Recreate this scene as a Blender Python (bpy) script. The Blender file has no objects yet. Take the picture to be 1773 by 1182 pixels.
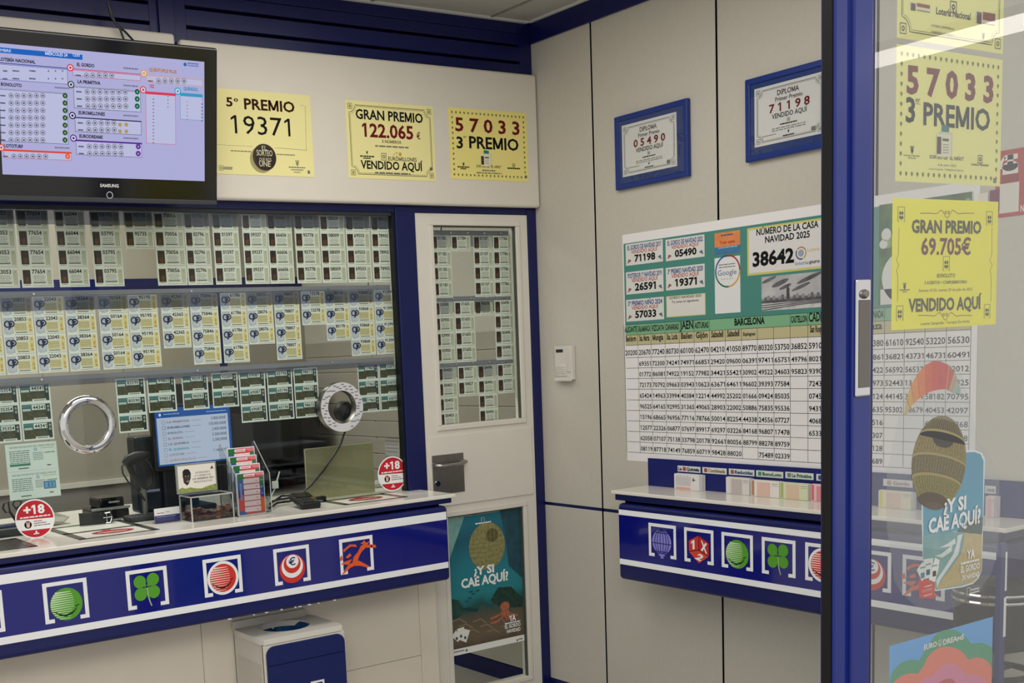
import bpy, bmesh, math, random
from mathutils import Vector, Matrix
random.seed(7)
C = bpy.context.scene.collection
S = bpy.context.scene

# ------------------------------------------------------------------ camera, world, lights, exposure
F = 2070.2619; CX, CY = 663.802, 913.6252; CAMZ = 1.639
RM = Matrix(((0.8388478, -0.5423357, -0.0522959), (-0.1227169, -0.0944954, -0.9879392), (0.5308530, 0.8351482, -0.1457438)))
cam = bpy.data.cameras.new('camera'); camo = bpy.data.objects.new('camera', cam); C.objects.link(camo)
cam.sensor_fit = 'HORIZONTAL'; cam.sensor_width = 36.0; cam.lens = F / 1773 * 36
cam.shift_x = (886.5 - CX) / 1773; cam.shift_y = (CY - 591) / 1773
cam.clip_start = 0.05; cam.clip_end = 200
rot = Matrix((RM[0], -RM[1], -RM[2])).transposed()
camo.matrix_world = Matrix.Translation((0, 0, CAMZ)) @ rot.to_4x4()
S.camera = camo

W = bpy.data.worlds.new('world'); S.world = W; W.use_nodes = True
W.node_tree.nodes['Background'].inputs[0].default_value = (1.0, 0.97, 0.93, 1)
W.node_tree.nodes['Background'].inputs[1].default_value = 0.82

def area(name, loc, rx, rz, sx, sy, power, col=(1, 0.96, 0.9)):
    l = bpy.data.lights.new(name, 'AREA'); l.shape = 'RECTANGLE'; l.size = sx; l.size_y = sy; l.energy = power; l.color = col
    o = bpy.data.objects.new(name, l); C.objects.link(o); o.location = loc; o.rotation_euler = (rx, 0, rz)
    return o
area('kiosk_ceiling_lamp', (1.9, 3.0, 2.98), 0, 0, 1.8, 1.2, 24)
area('mall_lamp', (-0.6, -1.2, 3.6), math.radians(42), math.radians(-22), 2.4, 1.4, 80)
area('office_fill', (1.5, 5.3, 2.95), 0, 0, 1.6, 0.9, 48)  # unseen area light, added to brighten the office walls

vs = S.view_settings; vs.view_transform = 'Standard'; vs.look = 'None'; vs.exposure = 0.0; vs.gamma = 1.0; vs.use_curve_mapping = False

# ------------------------------------------------------------------ photograph rays (pixel -> point on a real plane)
def ray(x, y):
    d = Vector(((x - CX) / F, (y - CY) / F, 1.0)); return RM.transposed() @ d
def onY(x, y, Y): d = ray(x, y); t = Y / d.y; return Vector((t * d.x, Y, CAMZ + t * d.z))
def onX(x, y, X): d = ray(x, y); t = X / d.x; return Vector((X, t * d.y, CAMZ + t * d.z))
def onZ(x, y, Z): d = ray(x, y); t = (Z - CAMZ) / d.z; return Vector((t * d.x, t * d.y, Z))

# ------------------------------------------------------------------ materials
MATS = {}
def lin(h):
    h = h.lstrip('#'); o = []
    for i in (0, 2, 4):
        c = int(h[i:i + 2], 16) / 255; o.append(c / 12.92 if c <= 0.04045 else ((c + 0.055) / 1.055) ** 2.4)
    return (*o, 1)
def newmat(name):
    m = bpy.data.materials.new(name); m.use_nodes = True; return m, m.node_tree.nodes, m.node_tree.links
def P(h, rough=0.6, spec=0.3, metal=0.0, noise=0.0, bump=0.0, nscale=40.0, coat=0.0):
    k = ('p', h, rough, spec, metal, noise, bump, nscale, coat)
    if k in MATS: return MATS[k]
    m, N, L = newmat('paint_' + h.strip('#')); b = N['Principled BSDF']; c = lin(h)
    b.inputs['Base Color'].default_value = c; b.inputs['Roughness'].default_value = rough
    b.inputs['Specular IOR Level'].default_value = spec; b.inputs['Metallic'].default_value = metal; b.inputs['Coat Weight'].default_value = coat
    if noise or bump:
        tc = N.new('ShaderNodeTexCoord'); nz = N.new('ShaderNodeTexNoise'); nz.inputs['Scale'].default_value = nscale; nz.inputs['Detail'].default_value = 4
        L.new(tc.outputs['Object'], nz.inputs['Vector'])
        if noise:
            r = N.new('ShaderNodeValToRGB'); r.color_ramp.elements[0].position = 0.3; r.color_ramp.elements[1].position = 0.7
            r.color_ramp.elements[0].color = tuple(max(0, v * (1 - noise)) for v in c[:3]) + (1,); r.color_ramp.elements[1].color = tuple(min(1, v * (1 + noise)) for v in c[:3]) + (1,)
            L.new(nz.outputs['Fac'], r.inputs['Fac']); L.new(r.outputs['Color'], b.inputs['Base Color'])
        if bump:
            bp = N.new('ShaderNodeBump'); bp.inputs['Strength'].default_value = bump; bp.inputs['Distance'].default_value = 0.002
            L.new(nz.outputs['Fac'], bp.inputs['Height']); L.new(bp.outputs['Normal'], b.inputs['Normal'])
    MATS[k] = m; return m
def E(h, s=1.0):
    k = ('e', h, s)
    if k in MATS: return MATS[k]
    m, N, L = newmat('glow_' + h.strip('#')); N.remove(N['Principled BSDF'])
    e = N.new('ShaderNodeEmission'); e.inputs[0].default_value = lin(h); e.inputs[1].default_value = s
    L.new(e.outputs[0], N['Material Output'].inputs[0]); MATS[k] = m; return m
def GL(tint='#f2f6f4', ior=1.5, veil=0.0, veilc='#c8ccd0', rough=0.0):
    k = ('g', tint, ior, veil, veilc, rough)
    if k in MATS: return MATS[k]
    m, N, L = newmat('glass'); N.remove(N['Principled BSDF'])
    t = N.new('ShaderNodeBsdfTransparent'); t.inputs[0].default_value = lin(tint)
    g = N.new('ShaderNodeBsdfGlossy'); g.inputs['Roughness'].default_value = rough
    f0 = ((ior - 1) / (ior + 1)) ** 2
    lw = N.new('ShaderNodeLayerWeight'); lw.inputs['Blend'].default_value = 0.5
    pw = N.new('ShaderNodeMath'); pw.operation = 'POWER'; pw.inputs[1].default_value = 5; L.new(lw.outputs['Facing'], pw.inputs[0])
    fr = N.new('ShaderNodeMath'); fr.operation = 'MULTIPLY_ADD'; fr.inputs[1].default_value = 1 - f0; fr.inputs[2].default_value = f0; L.new(pw.outputs[0], fr.inputs[0])
    mx = N.new('ShaderNodeMixShader'); L.new(fr.outputs[0], mx.inputs[0])
    last = t
    if veil:
        d = N.new('ShaderNodeBsdfDiffuse'); d.inputs[0].default_value = lin(veilc); mv = N.new('ShaderNodeMixShader'); mv.inputs[0].default_value = veil
        L.new(t.outputs[0], mv.inputs[1]); L.new(d.outputs[0], mv.inputs[2]); last = mv
    L.new(last.outputs[0], mx.inputs[1]); L.new(g.outputs[0], mx.inputs[2]); L.new(mx.outputs[0], N['Material Output'].inputs[0])
    MATS[k] = m; return m
def RAMP(name, stops, axis=2, nscale=3.0, namt=0.15, rough=0.5):
    """printed picture: colours run along one axis of the print, broken up by noise"""
    k = ('r', name)
    if k in MATS: return MATS[k]
    m, N, L = newmat(name); b = N['Principled BSDF']; b.inputs['Roughness'].default_value = rough; b.inputs['Specular IOR Level'].default_value = 0.2
    tc = N.new('ShaderNodeTexCoord'); sp = N.new('ShaderNodeSeparateXYZ'); L.new(tc.outputs['Generated'], sp.inputs[0])
    nz = N.new('ShaderNodeTexNoise'); nz.inputs['Scale'].default_value = nscale; nz.inputs['Detail'].default_value = 5; L.new(tc.outputs['Generated'], nz.inputs['Vector'])
    a = N.new('ShaderNodeMath'); a.operation = 'MULTIPLY_ADD'; a.inputs[1].default_value = namt; L.new(nz.outputs['Fac'], a.inputs[0]); L.new(sp.outputs[axis], a.inputs[2])
    s = N.new('ShaderNodeMath'); s.operation = 'SUBTRACT'; s.inputs[1].default_value = namt / 2; L.new(a.outputs[0], s.inputs[0])
    r = N.new('ShaderNodeValToRGB'); el = r.color_ramp.elements
    while len(el) < len(stops): el.new(0.5)
    for e, (p, h) in zip(el, stops): e.position = p; e.color = lin(h)
    L.new(s.outputs[0], r.inputs[0]); L.new(r.outputs[0], b.inputs['Base Color']); MATS[k] = m; return m

WALL = P('#c3bfb4', 0.55, 0.3, noise=0.02, bump=0.05, nscale=60)
PANEL = P('#dcd6ca', 0.45, 0.35, noise=0.015, nscale=8)
DOORW = P('#d9d5cb', 0.4, 0.35, noise=0.015, nscale=10)
NAVY = P('#0c1450', 0.35, 0.4, noise=0.04, nscale=20)
NAVYG = P('#0d1478', 0.12, 0.5, coat=0.5)
POSTB = P('#1a2c80', 0.22, 0.5, noise=0.03, nscale=12)
SLOT = P('#02030c', 0.9, 0.05)
BLACK = P('#0b0b0d', 0.35, 0.4)
BLACKG = P('#101012', 0.12, 0.5)
SOLID = P('#e9e5dc', 0.15, 0.5, noise=0.02, nscale=200)
WHITE = P('#eef0f0', 0.45)
CHROME = P('#d8d8da', 0.08, 0.5, 1.0)
STEEL = P('#8f8b86', 0.35, 0.5, 1.0, noise=0.05, nscale=50)
PAPER = P('#ebe9ea', 0.7, 0.2)
YEL = P('#efe7a4', 0.65, 0.2, noise=0.02, nscale=6)
YELB = P('#f0e38c', 0.6, 0.2, noise=0.02, nscale=6)
YELG = P('#f2ee9c', 0.6, 0.2, noise=0.02, nscale=6)
YELH = P('#f6ef3c', 0.6, 0.2, noise=0.02, nscale=6)
INK = P('#191a1c', 0.7, 0.1); INKR = P('#6e1a1e', 0.7, 0.1); INKB = P('#3a1a14', 0.7, 0.1); GREY = P('#77776f', 0.7, 0.1)
LITE = P('#f4f6f8', 0.4)

# ------------------------------------------------------------------ object bookkeeping
ORG = {}
def link(o, parent=None):
    C.objects.link(o)
    if parent: o.parent = parent
    return o
def tag(o, label=None, cat=None, group=None, kind=None):
    if label: o['label'] = label
    if cat: o['category'] = cat
    if group: o['group'] = group
    if kind: o['kind'] = kind
    return o
def thing(name, label, cat, loc, group=None):
    o = bpy.data.objects.new(name, None); o.location = loc; o.empty_display_size = 0.05; link(o); ORG[o.name] = Vector(loc)
    return tag(o, label, cat, group)

# ------------------------------------------------------------------ glyph cache (built-in font)
_cu = bpy.data.curves.new('glyph', 'FONT'); _cu.resolution_u = 2; _ob = bpy.data.objects.new('glyph', _cu)
_G = {}; CAP = 0.68
def _mesh(s):
    _cu.body = s; me = _ob.to_mesh(); v = [(p.co.x, p.co.y) for p in me.vertices]; f = [tuple(q.vertices) for q in me.polygons]; _ob.to_mesh_clear(); return v, f
def _wid(s):
    v, _ = _mesh(s); return max(p[0] for p in v) - min(p[0] for p in v)
_HH = {}
def glyph(ch, bold):
    k = (ch, bold)
    if k not in _G:
        _cu.offset = bold
        if bold not in _HH: _HH[bold] = _wid('HH')
        adv = _wid('H' + ch + 'H') - _HH[bold]
        if ch == 'M' and bold:
            w = 0.085 + 2 * bold; a, b, c = 0.073 - bold, 0.709 + bold, 0.391; t = CAP + bold; e = -bold; g = w * 0.62
            V = [(a, e), (a + w, e), (a + w, t), (a, t), (b - w, e), (b, e), (b, t), (b - w, t), (a, t), (a + w * 1.05, t), (c + g, e + .06), (c - g, e + .06), (b - w * 1.05, t), (b, t), (c + g, e + .06), (c - g, e + .06)]
            _G[k] = (V, [(0, 1, 2, 3), (4, 5, 6, 7), (8, 9, 10, 11), (12, 13, 14, 15)], adv)
        elif ch == '1':
            a, b, t = 0.215 - bold, 0.300 + bold, CAP + bold
            _G[k] = ([(a, -bold), (b, -bold), (b, t), (a, t), (a, t - .002), (a, t - .105 - 1.6 * bold), (.085 - bold, .49 - bold), (.085 - bold, .575 + bold)], [(0, 1, 2, 3), (4, 7, 6, 5)], adv)
        else: _G[k] = (_mesh(ch) if ch != ' ' else ([], [])) + (adv,)
    return _G[k]
def text_shape(s, bold):
    x = 0; V = []; Fc = []
    for ch in s:
        v, f, a = glyph(ch, bold); b = len(V); V += [(p[0] + x, p[1]) for p in v]; Fc += [tuple(i + b for i in q) for q in f]; x += a
    if not V: return [], []
    x0 = min(p[0] for p in V); x1 = max(p[0] for p in V)
    return [((p[0] - x0) / (x1 - x0), p[1] / CAP) for p in V], Fc

# ------------------------------------------------------------------ mesh builder
class MB:
    def __init__(s): s.v = []; s.f = []; s.m = []; s.sm = []; s.mats = []
    def mi(s, m):
        if m not in s.mats: s.mats.append(m)
        return s.mats.index(m)
    def add(s, V, Fc, mat, smooth=False):
        b = len(s.v); s.v += [Vector(p) for p in V]; i = s.mi(mat)
        for q in Fc: s.f.append(tuple(k + b for k in q)); s.m.append(i); s.sm.append(smooth)
    def box(s, x0, x1, y0, y1, z0, z1, mat, bev=0.0, seg=2, M=None):
        if x0 > x1: x0, x1 = x1, x0
        if y0 > y1: y0, y1 = y1, y0
        if z0 > z1: z0, z1 = z1, z0
        bm = bmesh.new(); bmesh.ops.create_cube(bm, size=1)
        for v in bm.verts: v.co = Vector(((x0 + x1) / 2 + v.co.x * (x1 - x0), (y0 + y1) / 2 + v.co.y * (y1 - y0), (z0 + z1) / 2 + v.co.z * (z1 - z0)))
        if bev: bmesh.ops.bevel(bm, geom=bm.edges[:], offset=min(bev, 0.49 * min(x1 - x0, y1 - y0, z1 - z0)), segments=seg, affect='EDGES', profile=0.5)
        bm.verts.index_update(); V = [v.co.copy() for v in bm.verts]
        if M: V = [M @ v for v in V]
        s.add(V, [[v.index for v in f.verts] for f in bm.faces], mat, False); bm.free()
    def tube(s, pts, r, mat, n=8, closed=False):
        pts = [Vector(p) for p in pts]; N = len(pts); V = []; Fc = []; up = None
        for i, p in enumerate(pts):
            a = pts[(i - 1) % N] if closed or i else p; b = pts[(i + 1) % N] if closed or i < N - 1 else p
            t = (b - a).normalized()
            if up is None: up = t.orthogonal().normalized()
            up = (up - t * up.dot(t)).normalized(); w = t.cross(up); rr = r[i] if isinstance(r, (list, tuple)) else r
            for k in range(n): q = 2 * math.pi * k / n; V.append(p + (up * math.cos(q) + w * math.sin(q)) * rr)
        for i in range(N if closed else N - 1):
            j = (i + 1) % N
            for k in range(n): l = (k + 1) % n; Fc.append((i * n + k, i * n + l, j * n + l, j * n + k))
        s.add(V, Fc, mat, True)
        if not closed: s.add(V[:n], [tuple(range(n))[::-1]], mat); s.add(V[-n:], [tuple(range(n))], mat)
    def lathe(s, prof, c, ax, mat, n=32, smooth=True, close=False):
        ax = Vector(ax).normalized(); u = ax.orthogonal().normalized(); w = ax.cross(u); c = Vector(c); V = []; Fc = []
        for r, h in prof:
            for k in range(n): q = 2 * math.pi * k / n; V.append(c + ax * h + (u * math.cos(q) + w * math.sin(q)) * r)
        m = len(prof)
        for i in range(m if close else m - 1):
            j = (i + 1) % m
            for k in range(n): l = (k + 1) % n; Fc.append((i * n + k, i * n + l, j * n + l, j * n + k))
        s.add(V, Fc, mat, smooth)
    def prism(s, poly, d, mat):
        """poly: 3-D outline, d: thickness vector"""
        poly = [Vector(p) for p in poly]; n = len(poly); d = Vector(d)
        s.add(poly + [p + d for p in poly], [tuple(range(n)), tuple(range(2 * n - 1, n - 1, -1))] + [(i, (i + 1) % n, (i + 1) % n + n, i + n) for i in range(n)], mat)
    def build(s, name, parent=None, org=None):
        me = bpy.data.meshes.new(name); o = bpy.data.objects.new(name, me)
        if parent: org = ORG[parent.name]
        elif org is None:
            xs = [v.x for v in s.v]; ys = [v.y for v in s.v]; zs = [v.z for v in s.v]
            org = Vector(((min(xs) + max(xs)) / 2, (min(ys) + max(ys)) / 2, min(zs)))
        org = Vector(org)
        me.from_pydata([v - org for v in s.v], [], s.f)
        for m in s.mats: me.materials.append(m)
        me.polygons.foreach_set('material_index', s.m); me.polygons.foreach_set('use_smooth', s.sm)
        if any(s.sm): me.set_sharp_from_angle(angle=math.radians(40))
        me.update(); link(o, parent); o.location = (0, 0, 0) if parent else org; ORG[o.name] = org
        return o

LY = 0.00022
class Dec:
    """flat print on a plane: O + u*U + v*V, layers lifted along N"""
    def __init__(s, O, U, V, mb=None):
        s.O = Vector(O); s.U = Vector(U).normalized(); s.V = Vector(V).normalized(); s.N = s.U.cross(s.V); s.mb = mb or MB(); s.c = (0, 0, 1.0); s.b = 0
    def crop(s, ox, oy, sc): s.c = (ox, oy, sc); return s
    def px(s, x, y):
        x = s.c[0] + x / s.c[2]; y = s.c[1] + y / s.c[2]; d = ray(x, y); o = Vector((0, 0, CAMZ))
        t = (s.O - o).dot(s.N) / d.dot(s.N); p = o + d * t - s.O; return p.dot(s.U), p.dot(s.V)
    def p3(s, u, v, l=0): return s.O + s.U * u + s.V * v + s.N * (l + s.b) * LY
    # metric primitives
    def poly(s, uv, mat, l=1): s.mb.add([s.p3(u, v, l) for u, v in uv], [tuple(range(len(uv)))], mat)
    def rect(s, u0, v0, u1, v1, mat, l=1):
        u0, u1 = min(u0, u1), max(u0, u1); v0, v1 = min(v0, v1), max(v0, v1); s.poly([(u0, v0), (u1, v0), (u1, v1), (u0, v1)], mat, l)
    def sheet(s, u0, v0, u1, v1, mat, th=0.0006):
        u0, u1 = min(u0, u1), max(u0, u1); v0, v1 = min(v0, v1), max(v0, v1)
        s.mb.prism([s.O + s.U * u + s.V * v for u, v in ((u0, v1), (u1, v1), (u1, v0), (u0, v0))], -s.N * th, mat)
    def ell(s, u, v, ru, rv, mat, l=1, n=32, a0=0, a1=2 * math.pi, rot=0):
        pts = []
        full = abs(a1 - a0 - 2 * math.pi) < 1e-6
        for k in range(n if full else n + 1):
            q = a0 + (a1 - a0) * k / n; x = ru * math.cos(q); y = rv * math.sin(q)
            pts.append((u + x * math.cos(rot) - y * math.sin(rot), v + x * math.sin(rot) + y * math.cos(rot)))
        s.poly(pts, mat, l)
    def ring(s, u, v, r0, r1, mat, l=1, n=32, a0=0, a1=2 * math.pi, asp=1.0):
        V = []; Fc = []
        for k in range(n + 1):
            q = a0 + (a1 - a0) * k / n
            for r in (r0, r1): V.append(s.p3(u + r * math.cos(q), v + r * asp * math.sin(q), l))
        for k in range(n): Fc.append((2 * k, 2 * k + 1, 2 * k + 3, 2 * k + 2))
        s.mb.add(V, Fc, mat)
    def line(s, pts, w, mat, l=1):
        P2 = [Vector(p) for p in pts]; n = len(P2); V = []
        for i in range(n):
            t = (P2[min(i + 1, n - 1)] - P2[max(i - 1, 0)]).normalized(); nn = Vector((-t.y, t.x)) * w / 2
            V += [s.p3(*(P2[i] + nn), l), s.p3(*(P2[i] - nn), l)]
        s.mb.add(V, [(2 * i, 2 * i + 1, 2 * i + 3, 2 * i + 2) for i in range(n - 1)], mat)
    def frame(s, u0, v0, u1, v1, w, mat, l=1):
        u0, u1 = min(u0, u1), max(u0, u1); v0, v1 = min(v0, v1), max(v0, v1)
        for a in ((u0, v0, u1, v0 + w), (u0, v1 - w, u1, v1), (u0, v0 + w, u0 + w, v1 - w), (u1 - w, v0 + w, u1, v1 - w)): s.rect(*a, mat, l)
    def text(s, t, u0, u1, v, h, mat, l=2, bold=0.0, slope=0.0):
        V, Fc = text_shape(t, bold)
        s.mb.add([s.p3(u0 + a * (u1 - u0), v + b * h + a * slope, l) for a, b in V], Fc, mat)
    def tc(s, t, u, v, h, mat, l=2, bold=0.0, asp=0.62):
        w = len(t) * h * asp; s.text(t, u - w / 2, u + w / 2, v, h, mat, l, bold)
    def greek(s, u0, u1, v, h, mat, l=2, seed=None):
        """a line of print too small to read: word-long dashes"""
        r = random.Random(seed if seed is not None else hash((round(u0, 3), round(v, 3)))); u = u0; wd = (u1 - u0)
        while u < u1 - wd * 0.02:
            w = min(u1 - u, wd * r.uniform(0.06, 0.2)); s.rect(u, v, u + w, v + h, mat, l); u += w + wd * 0.025
    # primitives given by photograph pixels of the crop in use, squared up on the plane
    def R(s, x0, y0, x1, y1, mat, l=1): s.rect(*s.px(x0, y0), *s.px(x1, y1), mat, l)
    def SH(s, x0, y0, x1, y1, mat, th=0.0006): s.sheet(*s.px(x0, y0), *s.px(x1, y1), mat, th)
    def Q(s, pts, mat, l=1): s.poly([s.px(*p) for p in pts], mat, l)
    def ruv(s, x, y, r):
        return abs(s.px(x + r, y)[0] - s.px(x - r, y)[0]) / 2, abs(s.px(x, y + r)[1] - s.px(x, y - r)[1]) / 2
    def CI(s, x, y, r, mat, l=1, n=32): u, v = s.px(x, y); ru, rv = s.ruv(x, y, r); s.ell(u, v, (ru + rv) / 2, (ru + rv) / 2, mat, l, n)
    def EL(s, x, y, rx, ry, mat, l=1, n=32): u, v = s.px(x, y); s.ell(u, v, s.ruv(x, y, rx)[0], s.ruv(x, y, ry)[1], mat, l, n)
    def LN(s, pts, w, mat, l=1): s.line([s.px(*p) for p in pts], w, mat, l)
    def T(s, t, xl, yl, xr, yr, h, mat, bold=0.0, l=2, flat=True):
        a = s.px(xl, yl); b = s.px(xr, yr); c = s.px(xl, yl - h)
        v = (a[1] + b[1]) / 2 if flat else a[1]
        s.text(t, a[0], b[0], v, c[1] - a[1], mat, l, bold, 0 if flat else b[1] - a[1])
    def GK(s, xl, yl, xr, yr, h, mat, l=2):
        a = s.px(xl, yl); b = s.px(xr, yr); s.greek(a[0], b[0], (a[1] + b[1]) / 2, s.px(xl, yl - h)[1] - a[1], mat, l)
def DY(Y, mb=None): return Dec((0, Y, 0), (1, 0, 0), (0, 0, 1), mb)
def DX(X, mb=None): return Dec((X, 0, 0), (0, -1, 0), (0, 0, 1), mb)
def DZ(Z, mb=None): return Dec((0, 0, Z), (1, 0, 0), (0, 1, 0), mb)

B1, B2, B3 = 0.012, 0.025, 0.038

# ------------------------------------------------------------------ the setting
XB, YD, YF, YG, YC, XF = 3.557, 4.200, 4.158, 1.704, 3.943, 3.353
ZT, ZCEIL, YO = 1.048, 3.014, 6.36
def struct(mb, name, parent=None, label=None, cat=None):
    o = mb.build(name, parent)
    if not parent: o['kind'] = 'structure'
    if label: o['label'] = label
    if cat: o['category'] = cat
    return o

m = MB(); m.box(-4, 8, -6, 7, -0.05, 0, P('#a9a49b', 0.3, 0.4, noise=0.06, nscale=3)); struct(m, 'floor')
m = MB(); CEI = P('#bcbbb6', 0.8, 0.1, noise=0.02, nscale=30)
m.box(-0.9, 3.6, 1.70, 4.22, ZCEIL, ZCEIL + 0.05, CEI); m.box(-0.9, 3.6, 4.22, 6.45, ZCEIL, ZCEIL + 0.05, CEI)
for xx in (3.33, 2.73, 2.13, 1.53): m.box(xx - 0.006, xx + 0.006, 1.70, 4.19, ZCEIL - 0.004, ZCEIL + 0.001, P('#8c8b86', 0.7))
m.box(-0.9, 3.55, 4.175, 4.193, ZCEIL - 0.008, ZCEIL + 0.001, P('#d8d8d6', 0.6)); m.box(3.53, 3.549, 1.70, 4.193, ZCEIL - 0.008, ZCEIL + 0.001, P('#d8d8d6', 0.6))
struct(m, 'ceiling')

# right wall: pale panels with dark joints, navy floor strip
m = MB(); ys = [6.45, 5.62, 4.92, 4.205, 3.82, 3.157, 2.49, 1.83, 1.70]
m.box(XB + 0.012, XB + 0.09, 1.70, 6.45, 0, ZCEIL, SLOT)
for a, b in zip(ys, ys[1:]):
    for z0, z1 in ((0.085, 0.904), (0.918, ZCEIL)): m.box(XB, XB + 0.02, b + 0.005, a - 0.005, z0, z1, WALL, 0.0015, 1)
m.box(XB + 0.004, XB + 0.02, 1.70, 4.2, 0.903, 0.919, NAVY)
for y in ys[1:-1]: m.box(XB + 0.0025, XB + 0.018, y - 0.005, y + 0.005, 0.085, ZCEIL, SLOT)
struct(m, 'wall_right')
m = MB(); m.box(XB - 0.006, XB + 0.01, 1.70, 6.4, 0, 0.082, NAVY, 0.002); struct(m, 'baseboard_right')
m = MB(); m.box(XB - 0.012, XB + 0.0, 1.70, 4.19, 2.922, ZCEIL, NAVY, 0.002); struct(m, 'trim_1')

# louvred navy fascia above, on the service side
m = MB(); LV = MB()
yl = 4.193
m.box(-0.9, 3.56, yl + 0.02, yl + 0.05, 2.76, ZCEIL, SLOT)
za, zb = 2.842, 2.912
for x0, x1 in ((-0.9, 1.79), (1.93, 3.49)):
    for z0, z1 in ((2.77, za - 0.006), (za + 0.006, zb - 0.006), (zb + 0.006, 2.962), (2.964, ZCEIL)): m.box(x0, x1, yl, yl + 0.022, z0, z1, NAVY, 0.0015, 1)
m.box(1.79, 1.93, yl, yl + 0.022, 2.77, ZCEIL, NAVY); m.box(1.822, 1.882, yl - 0.012, yl, 2.78, ZCEIL, NAVY, 0.002); m.box(3.49, 3.556, yl, yl + 0.022, 2.77, ZCEIL, NAVY)
struct(m, 'trim_2')
# pale fascia boards
m = MB(); m.box(1.886, 3.552, YF, YF + 0.036, 2.229, 2.790, PANEL, 0.012, 4); struct(m, 'trim_3')
m = MB(); m.box(-0.9, 1.868, YF, YF + 0.036, 2.229, 2.806, PANEL, 0.012, 4); struct(m, 'trim_4')
# navy posts beside the door and over it
m = MB(); m.box(2.806, 2.904, YD - 0.004, YD + 0.05, 0, 2.226, NAVY, 0.003); struct(m, 'trim_5')
m = MB(); m.box(3.507, XB - 0.001, YD - 0.004, YD + 0.05, 0, 2.226, NAVY, 0.003); struct(m, 'trim_6')
m = MB(); m.box(-0.9, 3.557, YD + 0.002, YD + 0.05, 2.203, 2.25, NAVY); struct(m, 'trim_7')
# lower service wall under the counter
m = MB(); yw = 4.172
m.box(-0.9, 2.9, yw + 0.006, yw + 0.028, 0, 1.03, P('#8d887d', 0.6))
xs = [-0.9, 1.80, 2.812, 2.904]
zz = onY(680, 1145, yw).z
LW = P('#e2dacb', 0.5, 0.3, noise=0.02, nscale=6)
for a, b in zip(xs, xs[1:]):
    for z0, z1 in ((0.08, zz - 0.001), (zz + 0.001, 1.03)) if a > 1.7 and b < 2.9 else ((0.08, 1.03),): m.box(a + 0.001, b - 0.001, yw, yw + 0.02, z0, z1, LW, 0.0015, 1)
m.box(-0.9, 2.9, yw - 0.004, yw + 0.01, 0, 0.08, NAVY)
struct(m, 'wall_counter')

# office beyond the partition
OFF = P('#a39d90', 0.7, 0.15, noise=0.03, nscale=6)
m = MB(); m.box(-0.9, 3.6, YO, YO + 0.05, 0, ZCEIL, OFF)
m.box(-0.9, 3.55, YO - 0.006, YO, 2.045, 2.105, NAVY); m.box(2.985, 3.03, YO - 0.006, YO, 1.55, 2.045, NAVY)
m.box(-0.9, 3.55, YO - 0.02, YO, 0.995, 1.022, P('#d2cfc4', 0.5)); m.box(-0.9, 3.55, YO - 0.006, YO, 0.0, 0.99, P('#7f7c74', 0.7))
for xx in (1.2, 1.95, 2.4): m.box(xx, xx + 0.004, YO - 0.002, YO, 1.03, 2.04, P('#7a766c', 0.7))
struct(m, 'wall_rear')
m = MB(); m.box(-0.95, -0.9, 4.25, 6.4, 0, ZCEIL, OFF); struct(m, 'wall_left')
m = MB()
for k in range(14):
    z = 0.45 + k * 0.09; m.box(XB - 0.006, XB - 0.0005, 4.3, 6.35, z + 0.003, z + 0.087, P('#a8a295', 0.65, noise=0.02, nscale=5), 0.002, 1)
struct(m, 'trim_8')

# partition glass
GA = GL('#f9fcfa', 1.27)
m = MB(); m.box(-0.9, 2.806, 4.222, 4.230, ZT + 0.001, 2.203, GA); w1 = struct(m, 'window_1')
m = MB(); m.box(2.796, 2.806, 4.206, 4.236, ZT + 0.001, 2.203, P('#15191b', 0.4)); m.box(-0.9, 2.8, 4.212, 4.24, 2.190, 2.204, P('#3a3c44', 0.4)); struct(m, 'glazing_bead', w1)

# door of the kiosk
m = MB(); X0, X1 = 2.906, 3.505; zwin = (1.311, 2.151); xwin = (2.992, 3.437); zlow = (0.12, 0.912); xlow = (3.0, 3.424)
yd0, yd1 = YD, YD + 0.04
for a in ((X0, xwin[0], zwin[0], zwin[1]), (xwin[1], X1, zwin[0], zwin[1]), (X0, X1, zwin[1], 2.2), (X0, X1, zlow[1], zwin[0]), (X0, xlow[0], zlow[0], zlow[1]), (xlow[1], X1, zlow[0], zlow[1]), (X0, X1, 0.012, zlow[0])):
    m.box(a[0], a[1], yd0, yd1, a[2], a[3], DOORW)
d1 = struct(m, 'door_1')
m = MB(); g = 0.022
for (xa, xb), (z0, z1) in ((xwin, zwin), (xlow, zlow)):
    for a in ((xa - g, xb + g, z1, z1 + g), (xa - g, xb + g, z0 - g, z0), (xa - g, xa, z0, z1), (xb, xb + g, z0, z1)): m.box(a[0], a[1], yd0 - 0.008, yd0 + 0.001, a[2], a[3], DOORW, 0.003)
struct(m, 'moulding', d1)
m = MB(); pa = onY(741, 757, YD); pb = onY(923, 856, YD); m.box(pa.x, pb.x, yd0 - 0.006, yd0 + 0.001, pb.z + 0.004, pa.z, DOORW, 0.002); struct(m, 'middle_panel', d1)
m = MB(); m.box(xwin[0], xwin[1], yd0 + 0.016, yd0 + 0.022, zwin[0], zwin[1], GA); m.box(xlow[0], xlow[1], yd0 + 0.016, yd0 + 0.022, zlow[0], zlow[1], GA); struct(m, 'pane', d1)
m = MB()
for (xa, xb), (z0, z1) in ((xwin, zwin), (xlow, zlow)):
    m.box(xb - 0.006, xb, yd0 + 0.001, yd0 + 0.015, z0, z1, P('#4a4f47', 0.5)); m.box(xa, xb, yd0 + 0.001, yd0 + 0.015, z1 - 0.006, z1, P('#4a4f47', 0.5))
struct(m, 'rubber_gasket', d1)
pa = onY(746, 789, YD); pb = onY(803, 850, YD)
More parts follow.
